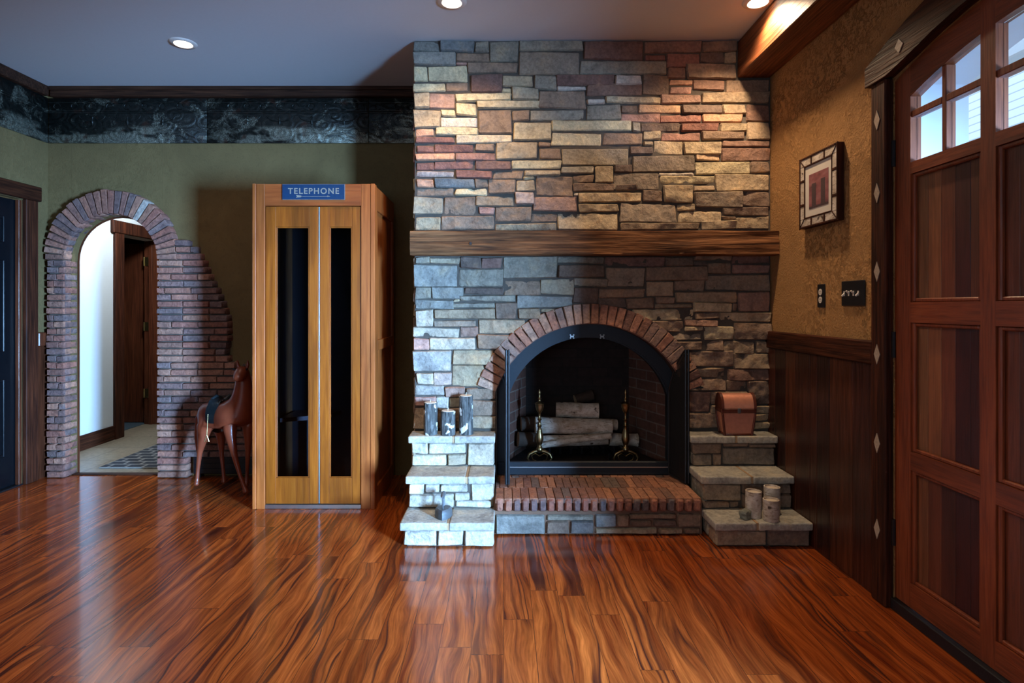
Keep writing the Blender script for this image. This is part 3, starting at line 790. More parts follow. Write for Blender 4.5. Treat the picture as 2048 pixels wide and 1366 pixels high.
for ci, (a, b_) in enumerate(cols):
    for pi_, (z0, z1) in enumerate(((0.157, 0.636), (0.714, 1.260), (1.347, 1.889))):
        bm = NB(); nP = 5
        order = [3, 2, 1, 0, 0]
        yb = [a+(b_-a)*k/nP for k in range(nP+1)]
        idx = [3, 3, 2, 1, 0] if ci == 0 else [5, 4, 5, 4, 2]
        if pi_ == 0 and ci == 0: idx = [3, 3, 5, 2, 1]
        if pi_ == 2 and ci == 0: idx = [4, 3, 2, 1, 0]
        for k in range(nP): bx(bm, X0+0.022, X1-0.006, yb[k]+0.0008, yb[k+1]-0.0008, z0, z1, 0.0015, mi=idx[k])
        pn = obj('panel', bm, M['plank'], door)
        bm = NB(); m_ = 0.016
        for (ya, yc, za, zc) in ((a, a+m_, z0, z1), (b_-m_, b_, z0, z1), (a+m_, b_-m_, z0, z0+m_), (a+m_, b_-m_, z1-m_, z1)):
            bx(bm, X0+0.006, X0+0.022, ya, yc, za, zc, 0.004)
        obj('panel_moulding', bm, M['door'], pn)
    # lites: two columns x two rows
    ym = (a+b_)/2; zm = 2.142
    bm = NB(); bx(bm, X0+0.004, X1, ym-0.011, ym+0.011, 1.938, lite_top(ym), 0.003); bx(bm, X0+0.004, X1, a, ym-0.011, zm-0.014, zm+0.014, 0.003); bx(bm, X0+0.004, X1, ym+0.011, b_, zm-0.014, zm+0.014, 0.003)
    obj('muntin', bm, M['door'], door)
    for ya, yb_ in ((a, ym-0.011), (ym+0.011, b_)):
        bm = NB(); bx(bm, X0+0.026, X0+0.030, ya, yb_, 1.938, zm-0.014); obj('glass_pane', bm, M['glass'], door)
        bm = NB(); prism(bm, [Vector((X0+.026, ya, zm+.014)), Vector((X0+.026, yb_, zm+.014)), Vector((X0+.026, yb_, lite_top(yb_))), Vector((X0+.026, ya, lite_top(ya)))], (0.004, 0, 0)); obj('glass_pane', bm, M['glass'], door)
for z in (2.0, 1.16, 0.335):
    bm = NB(); tube(bm, [(1.716, ED1+0.002, z-0.057), (1.716, ED1+0.002, z+0.057)], 0.0095, 10); obj('hinge', bm, M['black'], door)
bm = NB(); bx(bm, 1.700, 1.765, ED0, ED1, 0.001, 0.050, 0.003); obj('threshold', bm, M['black'], door)
bm = NB(); bx(bm, 1.700, 1.7219, 1.20, 1.245, 0.98, 1.10, 0.003); tube(bm, [(1.695, 1.22, 1.04), (1.66, 1.22, 1.04)], 0.008, 10); tube(bm, [(1.66, 1.22, 1.04), (1.66, 1.32, 1.04)], 0.009, 10)
obj('door_lever', bm, M['black'], door)

bm = NB()
bx(bm, 1.775, 2.03, ED1-0.02, ED1+0.002, 0.0, 2.30); bx(bm, 1.775, 2.03, ED0-0.004, ED0+0.02, 0.0, 2.30)
band(bm, [Vector((1.775, DC-DH+0.004+i*(2*DH-0.008)/12, door_top(DC-DH+0.004+i*(2*DH-0.008)/12)-0.03)) for i in range(13)], [Vector((1.775, DC-DH+0.004+i*(2*DH-0.008)/12, door_top(DC-DH+0.004+i*(2*DH-0.008)/12)-0.002)) for i in range(13)], (0.255, 0, 0))
obj('outer_jamb', bm, M['trim_white'], door)
# outside seen through the lites
bm = NB(); bx(bm, 5.2, 5.4, -8, 9, -0.2, 4.6); o = obj('neighbour_wall', bm, M['siding'], None, (5.2, 0, 0)); setp(o, 'white clapboard outside wall seen through the door lites', 'outside wall', None, 'structure')
bm = NB(); bx(bm, 2.05, 40, -30, 30, -0.3, -0.2); o = obj('ground_outside', bm, M['ground'], None, (2.1, 0, -.2)); setp(o, 'pale paved ground outside the front door', 'ground', None, 'structure')
pr = thing('porch_frame', 'pale blue-white porch post and beam outside the front door', 'porch', (3.0, 3.0, -0.2))
bm = NB(); bx(bm, 3.2, 3.36, 3.15, 3.31, -0.2, 2.9, 0.01); obj('post', bm, M['trim_white'], pr)
bm = NB(); bx(bm, 3.2, 3.36, -1.0, 7.0, 2.9, 3.15, 0.01); obj('beam', bm, M['trim_white'], pr)
bm = NB(); prism(bm, [Vector((3.22, 3.15, 2.35)), Vector((3.22, 3.15, 2.55)), Vector((3.22, 2.55, 2.9)), Vector((3.22, 2.35, 2.9))], (0.1, 0, 0)); obj('brace', bm, M['trim_white'], pr)

# ceiling beam
bm = NB(); bx(bm, 1.509, XW-0.001, -2.9, 3.71, 2.80, CEIL-0.001, 0.006)
for v in bm.verts: v.co.x += noise.noise(v.co*3)*0.004; 
o = obj('ceiling_beam', bm, M['beam'], None, (1.6, 3.6, 2.8)); setp(o, 'dark stained ceiling beam along the top of the right wall', 'beam')

# ------------------------------------------------------------------ recessed lights
def lamp(x, y, lab, watts, spot=2.0, col=(1.0, 0.70, 0.44), glow=True, blend=0.6):
    r = thing('recessed_light', lab, 'ceiling light', (x, y, CEIL), 'recessed ceiling lights')
    bm = NB(); lathe(bm, x, y, [(0.052, CEIL-0.001), (0.056, CEIL-0.010), (0.078, CEIL-0.008), (0.084, CEIL-0.001)], 32, cap=False); obj('trim_ring', bm, M['ringw'], r, smooth=60)
    bm = NB(); lathe(bm, x, y, [(0.050, CEIL-0.005), (0.040, CEIL-0.009), (0.01, CEIL-0.011)], 24); obj('lens', bm, M['lens'], r, smooth=60)
    l = bpy.data.lights.new('downlight', 'SPOT'); l.energy = watts; l.color = col; l.spot_size = spot; l.spot_blend = blend; l.shadow_soft_size = 0.035
    o = bpy.data.objects.new('downlight_beam', l); COL.objects.link(o); o.parent = r; o.location = (0, 0, -0.03)
lamp(-2.08, 3.734, 'recessed ceiling lamp glowing above the phone booth, leftmost', 14, 1.9, (1.0, 0.62, 0.36))
lamp(-0.29, 3.225, 'recessed ceiling lamp in front of the stone chimney, at the top edge', 60, 2.3)
lamp(1.427, 3.225, 'recessed ceiling lamp beside the dark ceiling beam, rightmost', 75, 2.5)
for x, y in ((-2.1, 0.9), (-0.5, 0.9)):  # two lamps out of view, added as warm ambient fill
    lamp(x, y, 'unseen recessed ceiling lamp added nearer the camera as ambient fill', 30, 2.4)
hl = thing('hall_fill_light', 'unseen round ceiling light added to brighten the hall beyond the arch', 'ceiling light', (-3.0, 5.3, 2.7))  # unseen fixture and lamp added to brighten the white hall wall
bm = NB(); lathe(bm, -3.0, 5.3, [(0.10, 2.699), (0.12, 2.68), (0.10, 2.655), (0.03, 2.645)], 24); obj('diffuser', bm, M['ringw'], hl, smooth=60)
l = bpy.data.lights.new('hall_fill', 'POINT'); l.energy = 75; l.color = (0.82, 0.92, 1.0); l.shadow_soft_size = 0.12
o = bpy.data.objects.new('hall_fill_glow', l); COL.objects.link(o); o.parent = hl; o.location = (0, 0, -0.18)

# ------------------------------------------------------------------ stone fireplace
YS = 3.692
fp = thing('stone_fireplace', 'tall ledger stone fireplace with brick arch, raised brick hearth and stepped sides', 'fireplace', (0.56, YS, 0))
OX, OZ, RI, RO = 0.5586, 0.574, 0.6405, 0.772
HWD = 0.602; ZV = OZ+math.sqrt(RI**2-HWD**2)
bm = NB()
bx(bm, -0.571, OX-HWD, 3.705, 3.82, 0, CEIL-0.002); bx(bm, OX+HWD, XW-0.002, 3.705, 3.82, 0, CEIL-0.002)
n = 24; a0_, a1_ = math.acos(-HWD/RI), math.acos(HWD/RI)
for i in range(n):
    a, b_ = a0_+(a1_-a0_)*i/n, a0_+(a1_-a0_)*(i+1)/n
    xa = max(-HWD, min(HWD, RI*math.cos(a))); xb = max(-HWD, min(HWD, RI*math.cos(b_)))
    xz(bm, OX+xa, OX+xb, OZ+RI*math.sin(a), CEIL-0.002, OZ+RI*math.sin(b_), CEIL-0.002, 3.705, 3.82)
bx(bm, -0.571, -0.45, 3.82, YB-0.002, 0, CEIL-0.002)
obj('chimney_core', bm, M['mortar'], fp)

S = """80,70,230,128,gs 232,72,442,128,s 446,72,531,130,g 535,70,700,182,g 705,68,1088,126,g 78,132,332,208,gs 334,134,534,182,b 334,186,396,212,p 402,188,698,256,b 704,130,1064,264,gb
80,216,162,304,y 168,214,400,304,y 78,310,270,368,y 274,310,402,368,b 414,262,606,364,rd 608,270,792,334,t 796,268,928,354,g 606,342,662,370,y 664,338,826,414,gt 80,374,172,466,t 176,376,324,466,pb 328,372,662,424,y 328,432,452,508,y 456,420,838,470,yt 822,364,1104,466,b
80,474,240,578,t 244,472,326,512,y 244,516,458,572,w 466,476,664,612,b 668,476,774,538,b 776,472,1096,534,g 92,584,202,632,o 208,576,460,624,y 672,546,896,656,ty 902,540,1375,602,y 90,636,322,676,r 328,620,664,672,wy 96,684,200,726,r 204,678,440,726,r 444,674,566,720,b 570,664,818,766,t 822,662,896,690,b 902,612,1200,688,y 832,696,958,764,b 966,698,1362,802,tg
90,734,324,776,o 328,726,570,774,pr 92,782,200,830,r 204,776,442,828,r 446,776,662,828,dr 666,772,958,826,y 734,830,950,862,t 954,810,1150,856,g 1154,808,1268,905,t 94,838,324,876,wp 326,834,548,882,r 552,836,732,886,b 736,868,800,888,y 804,864,1024,986,b 1028,862,1150,910,b
98,886,198,934,o 202,884,442,934,s 446,884,522,934,b 526,890,686,974,b 690,892,800,954,t 100,940,318,986,b 326,940,514,984,y 684,960,796,1040,wp 1030,914,1276,956,bd 1028,966,1058,982,w 76,992,258,1096,tg 262,992,446,1100,b 450,984,676,1046,tb 466,1052,560,1094,p 564,1052,784,1138,b 790,988,1056,1078,pb 1062,966,1436,1024,t 1062,1030,1300,1080,t
90,1106,242,1188,t 246,1104,558,1190,b 562,1148,930,1192,t 778,1088,934,1142,b 938,1088,1298,1190,t"""
SB = """-40,60,320,176,rd 328,62,665,138,rb 668,62,872,125,b 330,142,448,178,r 456,142,650,220,r 654,128,798,192,d 802,128,872,194,tb -60,180,455,258,g 460,224,570,288,br 574,196,870,290,b -198,262,143,326,rd 146,262,304,324,w 312,262,470,388,db 474,292,612,330,o 614,292,802,356,br 806,294,1086,370,b
-20,310,310,390,rb -196,332,-24,358,w 476,334,608,380,p -20,406,88,440,w 92,394,418,436,t 420,384,658,438,bp 662,366,1084,438,tb -20,444,186,534,g 188,442,288,494,db 290,444,540,492,ot 544,440,784,496,d 788,440,926,498,bt 930,442,1078,545,rb 184,496,416,546,p 418,498,660,546,r 664,502,904,546,o
248,548,300,602,g 304,550,536,600,d 538,552,766,598,r 768,552,930,602,t 934,550,1076,652,bt 78,608,310,684,b 314,602,422,654,t 424,604,658,654,pr 662,602,922,654,b 314,660,374,684,t 238,688,378,738,d 384,660,554,738,t 558,660,780,736,t 784,656,1070,698,rb 252,742,624,842,bg 630,738,778,776,yo 784,704,1070,780,rb 626,784,950,858,y 954,784,1070,848,b
144,798,254,846,d -24,808,22,848,w 142,850,404,948,bg 408,844,620,866,w 412,868,742,918,y 746,856,1076,954,t 154,912,280,948,d 316,950,434,1020,db 438,922,614,1026,t 616,920,742,956,bt 622,960,904,1052,bg 908,956,1072,1046,db 518,1034,620,1072,t 178,1032,512,1142,bg 524,1072,784,1142,t 788,1052,1072,1104,bd 786,1108,864,1130,b 178,1146,650,1190,bt 654,1134,868,1186,t 872,1108,1076,1186,t"""
SC = """104,50,210,102,g 214,50,428,100,tg 98,106,418,264,gs 430,50,582,134,d 584,50,732,136,rd 422,138,744,264,g 738,46,1130,206,g 1134,46,1470,98,g 1134,102,1472,198,bd 750,212,1008,326,b 1012,206,1250,322,tg 1254,202,1496,264,g 104,268,222,352,g 226,268,456,352,sg 462,266,744,320,d 430,326,834,372,g 104,358,378,424,gs 382,354,426,374,t 378,378,680,420,g 684,374,840,496,db 838,328,1242,414,gs 1246,270,1430,384,d
104,430,234,554,tw 240,426,680,500,bt 846,420,1012,492,bt 1014,416,1150,450,t 242,504,548,550,bg 566,502,900,600,tb 94,558,428,630,tw 434,556,554,628,pb 552,604,790,716,b 98,636,208,720,p 214,634,542,720,tw 90,728,370,880,sw 374,722,674,830,t 376,834,606,984,t 118,884,236,970,tw 240,880,370,978,wp 104,974,318,1052,ws 322,990,466,1056,pb 470,992,692,1076,b
104,1058,256,1126,p 260,1058,352,1138,w 356,1058,468,1138,t 472,1080,692,1196,b 98,1130,262,1284,bt 266,1142,468,1284,b 472,1200,692,1284,bt"""
SD = """108,48,540,120,rd 544,46,746,110,db 750,36,1022,76,b 1026,34,1300,100,dr 750,80,846,112,d 118,124,396,268,gb 400,116,846,216,b 850,82,1020,172,b 1026,104,1302,174,dp 834,178,1302,294,bg 68,276,404,342,b 408,222,608,334,bt 614,214,830,298,b 616,304,1056,380,bt 1064,302,1300,440,pb 64,346,262,414,d 264,346,466,422,b 472,334,610,384,b 472,388,738,418,bt 744,376,1026,442,ty 1030,384,1062,440,b
310,424,750,506,yt 756,448,932,498,b 938,446,1308,520,t 440,512,674,588,b 678,502,920,550,br 680,554,816,584,t 820,550,1026,648,ty 1030,524,1306,652,b 570,592,804,650,bg 604,654,806,724,b 812,652,956,732,b 960,656,1190,744,bt 1194,654,1300,740,bt 690,728,1028,844,b 1032,746,1300,850,tb 720,850,980,918,tb 988,854,1300,936,br 784,924,982,1014,b 986,938,1132,1014,b 1136,938,1300,1110,bd
690,946,780,1014,b 640,1018,860,1170,br 862,1018,1132,1112,b 866,1116,1172,1176,tb 640,1178,930,1284,b 934,1180,1172,1284,b 1176,1116,1300,1176,t 1176,1180,1300,1230,t 1176,1234,1300,1284,t 560,860,690,1014,b 560,1018,636,1284,b"""
stones = []
def addst(txt, ox, oy, s, dx, hi):
    for tok in txt.split():
        a = tok.split(','); x0, y0, x1, y1 = (float(q) for q in a[:4])
        stones.append((ox+(x0+dx)/s, oy+y0/s, ox+(x1+dx)/s, oy+y1/s, a[4], hi))
addst(S, 800, 60, 2.97, 0, 0); addst(SB, 800, 60, 2.97, 1128.6, 0)
addst(SC, 800, 500, 3.595, 0, 1); addst(SD, 800, 500, 3.595, 1366, 2)
bm = NB(); k = 0
def inring(c): return ((c.x-OX)**2+(c.z-OZ)**2 < 0.752**2 and c.z > OZ+0.225) or (abs(c.x-OX) < HWD+0.004 and c.z < ZV+0.02)
for (x0, y0, x1, y1, code, hi) in stones:
    k += 1
    a = W(x0, y1, YS); b_ = W(x1, y0, YS)
    if y0 < 85: b_.z = CEIL-0.004
    u1 = min(b_.x, 1.712)
    mp = lambda u, v, d: Vector((u, YS+0.012-d, v))
    r = rb(k)
    rg = 0.0045+(0.007 if (hi == 2 and y0 > 610) else (0.003 if y0 > 350 else 0))
    near = y1 > 600 and 940 < (x0+x1)/2 < 1440
    patch(bm, mp, a.x-0.001, a.z-0.001, u1+0.001 if u1 < 1.71 else u1, b_.z+0.001 if b_.z < CEIL-.01 else b_.z, mixtone(code, k), k, proud=0.012+r.uniform(-0.006, 0.010), rr=0.0075, g=0.0105, rough=rg, wob=0.0042, back=0.022, drop=inring if near else None, tilt=0.5)
obj('stone_facing', bm, M['stone'], fp, smooth=40)
# side return stones (left cheek of the chimney)
bm = NB(); z = 0.0; r = rb(5)
while z < CEIL-0.03:
    h = r.choice([0.06, 0.09, 0.12]); h = min(h, CEIL-0.004-z); y = YS+0.02
    while y < YB-0.02:
        w = min(r.uniform(0.15, 0.35), YB-0.004-y)
        if w > 0.03:
            k += 1
            mpl = lambda u, v, d: Vector((-0.571-d, u, v))
            patch(bm, mpl, y, z+.0015, y+w-.003, z+h-.0015, mixtone(r.choice(['b', 't', 'g', 'r', 'y']), k), k, proud=0.010, rr=0.010, g=0.03, rough=0.003, back=0.01)
        y += w
    z += h
obj('side_stones', bm, M['stone'], fp, smooth=40)
# brick arch
bm = NB(); nb = 32
A0, A1 = math.radians(18.6), math.radians(161.4)
for i in range(nb):
    a0 = A0+(A1-A0)*i/nb+0.002; a1 = A0+(A1-A0)*(i+1)/nb-0.002
    def mp(u, v, d, a0=a0):
        a = a0+u/0.70; q = RI+v
        return Vector((OX+q*math.cos(a), YS-0.004-d, OZ+q*math.sin(a)))
    r = rb(i+900); c = r.choice([(.34, .17, .12), (.27, .14, .10), (.42, .25, .17), (.22, .12, .095), (.38, .19, .13), (.30, .20, .16), (.46, .30, .22)])
    patch(bm, mp, 0, 0, (a1-a0)*0.70, RO-RI, c, 500+i, proud=0.010+r.uniform(-.003, .003), rr=0.005, g=0.012, rough=0.0025, wob=0.0015, back=0.03)
obj('brick_arch', bm, M['brick'], fp, smooth=45)
bm = NB()   # inner edge of the arch bricks
pi1 = arcpts(OX, OZ, RI, a1_, a0_, 24, YS-0.002); pi2 = arcpts(OX, OZ, RI+0.05, a1_, a0_, 24, YS-0.002)
band(bm, pi1, pi2, (0, 0.10, 0)); obj('arch_soffit', bm, solid('arch_brick_underside', (.2, .1, .075), 0.9, bump=0.4), fp)

# firebox
FZ = 0.25
fb = thing('tmp', None, None, (0, 0, 0)); bpy.data.objects.remove(fb)
def quad(bm, pts, t):
    c = Vector(t); prism(bm, pts, c)
bm = NB()
BX0, BX1, BY = 0.17, 0.95, 4.36
quad(bm, [Vector((OX-0.60, 3.822, 0.1)), Vector((BX0, BY, 0.1)), Vector((BX0, BY, 1.35)), Vector((OX-0.60, 3.822, 1.35))], (-0.05, 0.02, 0))
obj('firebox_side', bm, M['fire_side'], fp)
bm = NB()
quad(bm, [Vector((OX+0.60, 3.822, 0.1)), Vector((BX1, BY, 0.1)), Vector((BX1, BY, 1.35)), Vector((OX+0.60, 3.822, 1.35))], (0.05, 0.02, 0))
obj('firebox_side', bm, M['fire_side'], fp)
bm = NB(); bx(bm, BX0-0.1, BX1+0.1, BY+0.001, BY+0.05, 0.1, 1.35); bx(bm, OX-0.66, OX+0.66, 3.822, BY+0.05, 1.351, 1.40); bx(bm, OX-0.60, OX+0.60, 3.822, BY, 0.10, FZ)
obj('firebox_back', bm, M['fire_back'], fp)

# hearth
HZ = 0.216; HF = 3.318; HX0, HX1 = -0.048, 1.148
bm = NB(); bx(bm, HX0-0.01, HX1+0.01, HF+0.04, 3.80, 0.0, HZ-0.020); bx(bm, HX0, OX+HWD, 3.70, 3.90, 0.0, HZ-0.010); obj('hearth_core', bm, solid('hearth_joint_mortar', (.20, .11, .07), 0.95, nscale=70), fp)
bm = NB(); i = 0; x = HX0
r = rb(321)
nf = 24; bw = (HX1-HX0)/nf
for i in range(nf):   # rowlock nosing
    mp = lambda u, v, d: Vector((u, HF+0.02-d, v))
    c = r.choice(BT[:5])
    x = HX0+i*bw
    patch(bm, mp, x+.0015, 0.136, x+bw-.0015, HZ-0.001, c, 1200+i, proud=0.02+r.uniform(-.003, .003), rr=0.012, g=0.014, rough=0.002, wob=0.0015, back=0.03)
for rowi, (ya, yb_) in enumerate(((HF+0.012, HF+0.215), (HF+0.218, HF+0.425), (HF+0.428, 3.80))):
    sh = 0.0 if rowi % 2 == 0 else bw*0.5
    for i in range(nf+1):
        x0 = max(HX0, HX0+i*bw-sh); x1 = min(HX1, HX0+(i+1)*bw-sh)
        if x1-x0 < 0.012: continue
        mp = lambda u, v, d: Vector((u, v, HZ-0.008+d))
        c = r.choice([(.34, .15, .09), (.42, .20, .12), (.27, .13, .09), (.18, .13, .11), (.38, .18, .11), (.22, .12, .09)])
        patch(bm, mp, x0+.0005, ya, x1-.0005, yb_, c, 1300+rowi*40+i, proud=0.007+r.uniform(-.001, .001), rr=0.0022, g=0.02, rough=0.0008, wob=0.001, back=0.02)
obj('hearth_bricks', bm, M['brick'], fp, smooth=45)
bm = NB()   # stones under the hearth: crop at scale 4.655, origin (980, 920)
HS = """20,510,516,700,sg 524,515,966,568,g 524,574,738,700,bd 746,576,966,700,ds 974,510,1180,632,s 1184,512,1304,632,b 1300,505,1740,556,b 1306,564,1516,628,bd 1520,560,1742,626,d 976,636,1566,704,gt 1572,634,1800,702,tb 1746,500,1986,628,b 1806,634,1986,690,b"""
for tok in HS.split():
    a = tok.split(','); x0, y0, x1, y1 = (float(q) for q in a[:4]); k += 1
    DD = HF+0.02
    p = W(980+x0/4.655, 920+y1/4.655, DD); q = W(980+x1/4.655, 920+y0/4.655, DD)
    if p.z < 0.03: p.z = 0.002
    q.z = min(q.z, 0.134); p.x = max(p.x, HX0); q.x = min(q.x, HX1)
    mp = lambda u, v, d: Vector((u, DD+0.01-d, v))
    patch(bm, mp, p.x+.001, p.z+.001, q.x-.001, q.z-.001, mixtone(a[4], k), k, proud=0.012, rr=0.008, g=0.010, rough=0.004, wob=0.002, back=0.03)
obj('hearth_stones', bm, M['stone'], fp, smooth=40)

# stepped sides
def step(x0, x1, yf, yb, ztop, zbase, joint, rows, seed):
    TH = 0.044
    bm = NB(); bx(bm, x0+0.035, x1-0.015, yf+0.04, yb+0.04, zbase, ztop-TH-0.001); 
    root = obj('step_core', bm, M['mortar'], fp)
    bm = NB(); r = rb(seed); kk = seed*50
    zz0, zz1 = zbase+0.002, ztop-TH-0.002
    for (fa, fb_, za, zb, code) in rows:
        kk += 1
        mp = lambda u, v, d: Vector((u, yf+0.042-d, v))
        X_0, X_1 = x0+0.015, x1-0.005
        patch(bm, mp, X_0+(X_1-X_0)*fa+.0005, zz0+(zz1-zz0)*za, X_0+(X_1-X_0)*fb_-.0005, zz0+(zz1-zz0)*zb, mixtone(code, kk), kk, proud=0.02+r.uniform(-.004, .006), rr=0.009, g=0.010, rough=0.005, wob=0.003, back=0.03)
    for side in (0, 1):
        y = yf+0.035
        while y < yb+0.02:
            w = min(0.12, yb+0.03-y); kk += 1
            mp = (lambda u, v, d: Vector((x0+0.032-d, u, v))) if side == 0 else (lambda u, v, d: Vector((x1-0.018+d, u, v)))
            if not (side == 1 and x1 > 1.6): patch(bm, mp, y, zz0, y+w-.003, zz1, mixtone(r.choice(['g', 'b', 't']), kk), kk, proud=0.016 if side == 0 else 0.012, rr=0.012, g=0.015, rough=0.003, back=0.01)
            y += w
    obj('riser_stones', bm, M['stone'], root, smooth=40)
    def slab(a, b_, sd):
        bm = NB()
        bx(bm, a, b_, yf, yb+0.03, ztop-TH, ztop, 0.009, 3)
        bmesh.ops.subdivide_edges(bm, edges=[e for e in bm.edges if e.calc_length() > 0.05], cuts=7, use_grid_fill=True)
        for v in bm.verts:
            q = noise.noise(v.co*26+Vector((sd, 0, 0)))
            if v.co.y < yf+0.012: v.co.y += q*0.0045
            if v.co.z < ztop-0.006 or v.co.y < yf+0.02: v.co.z += q*0.0015
        obj('tread_slab', bm, M['slab'], root, smooth=40)
    slab(x0, joint-0.006, seed); slab(joint+0.006, x1, seed+3)
    bm = NB(); bx(bm, joint-0.006, joint+0.006, yf+0.006, yb+0.03, ztop-TH+.002, ztop-0.002); obj('joint_fill', bm, M['sand'], root)
z1_, z2_, z3_ = 0.525, 0.335, 0.140
step(-0.590, -0.052, 3.55, YS, z1_, z2_+0.0, -0.310, [(0, .20, .5, 1, 'w'), (.21, .66, .5, 1, 'w'), (.67, 1, 0, 1, 'tw'), (0, .43, 0, .5, 'yw'), (.44, .66, 0, .5, 'tg')], 11)
step(-0.573, -0.052, 3.35, 3.585, z2_, z3_, -0.215, [(0, .18, .55, 1, 'w'), (.19, .36, .62, 1, 'w'), (.37, .70, .62, 1, 'w'), (0, .53, 0, .55, 'wg'), (.54, .72, .28, .62, 'w'), (.73, 1, .3, 1, 'w'), (.54, .98, 0, .28, 'w')], 12)
step(-0.570, -0.050, 3.15, 3.385, z3_, 0.0, -0.305, [(0, .37, 0, 1, 'w'), (.38, .66, 0, 1, 'w'), (.67, 1, 0, 1, 'w')], 13)
step(1.157, 1.698, 3.55, YS, z1_, z2_, 1.44, [(0, .36, .5, 1, 'b'), (.37, .68, .78, 1, 'b'), (.69, 1, .78, 1, 'b'), (0, .24, 0, .5, 'bg'), (.25, .36, 0, .5, 'b'), (.37, 1, 0, .78, 'bg')], 14)
step(1.154, 1.698, 3.35, 3.585, z2_, z3_, 1.452, [(0, .43, .3, 1, 'bt'), (.44, 1, .55, 1, 'b'), (0, .30, 0, .3, 'b'), (.31, .42, 0, .3, 'b'), (.44, 1, 0, .55, 'b')], 15)
step(1.160, 1.698, 3.15, 3.385, z3_, 0.0, 1.395, [(0, .54, 0, 1, 'bt'), (.55, 1, 0, 1, 'bd')], 16)

# mantel
bm = NB()
nx = 90
prof = [(3.58, 1.655), (3.578, 1.70), (3.582, 1.75), (3.58, 1.797), (3.59, 1.80), (3.64, 1.80), (3.685, 1.80), (3.685, 1.65), (3.64, 1.648), (3.59, 1.648)]
pf = []
for a, b_ in zip(prof, prof[1:]+prof[:1]):
    m_ = max(1, int(math.dist(a, b_)/0.013))
    for i in range(m_): pf.append((a[0]+(b_[0]-a[0])*i/m_, a[1]+(b_[1]-a[1])*i/m_))
rings = []
for i in range(nx+1):
    x = -0.583+(1.717+0.583)*i/nx; ring = []
    for (y, z) in pf:
        q = Vector((x*2.2, y*12, z*16))
        d = noise.fractal(q, 1.0, 2.0, 4)*0.009
        g_ = noise.noise(Vector((x*1.5, 0, z*70)))*0.003
        yy = y+(d+g_ if y < 3.65 else 0); zz = z+(noise.noise(Vector((x*5, y*8, 3)))*0.004 if y < 3.67 else 0)
        ring.append(bm.verts.new((x, yy, zz)))
    rings.append(ring)
for i in range(nx):
    for j in range(len(pf)):
        bm.faces.new([rings[i][j], rings[i][(j+1) % len(pf)], rings[i+1][(j+1) % len(pf)], rings[i+1][j]])
bm.faces.new(rings[0][::-1]); bm.faces.new(rings[-1])
bmesh.ops.recalc_face_normals(bm, faces=bm.faces)
mant = setp(obj('mantel_beam', bm, M['mantel'], None, (0.56, 3.63, 1.65), 50), 'rough hewn brown timber mantel across the stone fireplace', 'mantel')
def plug(cx, cz, rx, m, name='knot_hole'):
    bm = NB(); tube(bm, [(cx, 3.574, cz), (cx, 3.584, cz)], rx, 14)
    obj(name, bm, m, mant)
plug((941-CX)*3.58/FPX, EYE+(CY-487)*3.58/FPX, 0.009, M['inside'])

# ------------------------------------------------------------------ steel surround with bifold screens
sr = thing('fireplace_screen', 'black steel arched fireplace surround with opened bifold mesh screens', 'fireplace screen', (OX, 3.79, HZ))
bm = NB(); ys_ = 3.785; T = 0.03
RIo, RIi = RI-0.002, 0.560; HWo, HWi = HWD-0.002, 0.535
def archline(R, hw, zb, y):
    a0 = math.acos(-hw/R) if hw < R else PI; a1 = PI-a0
    return [Vector((OX-hw, y, zb))]+arcpts(OX, OZ, R, a0, a1, 30, y)+[Vector((OX+hw, y, zb))]
band(bm, archline(RIi, HWi, HZ+0.09, ys_), archline(RIo, HWo, HZ+0.09, ys_), (0, T, 0))
obj('arched_frame', bm, M['surround'], sr)
bm = NB(); band(bm, archline(RIi-0.012, HWi-0.012, HZ+0.09, ys_+0.012), archline(RIi, HWi, HZ+0.09, ys_+0.012), (0, 0.05, 0)); obj('inner_lip', bm, M['surround'], sr)
bm = NB(); bx(bm, OX-HWo, OX+HWo, ys_, ys_+T, HZ+0.002, HZ+0.089, 0.004); obj('bottom_rail', bm, M['surround'], sr)
bm = NB(); bx(bm, OX-HWi, OX+HWi, ys_-0.006, ys_-0.0005, HZ+0.050, HZ+0.057); obj('track', bm, M['chrome'], sr)
for px in (1144, 1204):
    p = W(px, 673, ys_)
    bm = NB()
    for dx in (-0.011, 0.011):
        for dz in (-0.010, 0.010): tube(bm, [(p.x+dx, ys_-0.008, p.z+dz), (p.x+dx, ys_+0.002, p.z+dz)], 0.0045, 8)
    bx(bm, p.x-0.012, p.x+0.012, ys_-0.005, ys_-0.002, p.z-0.005, p.z+0.005)
    obj('bracket', bm, M['chrome'], sr)
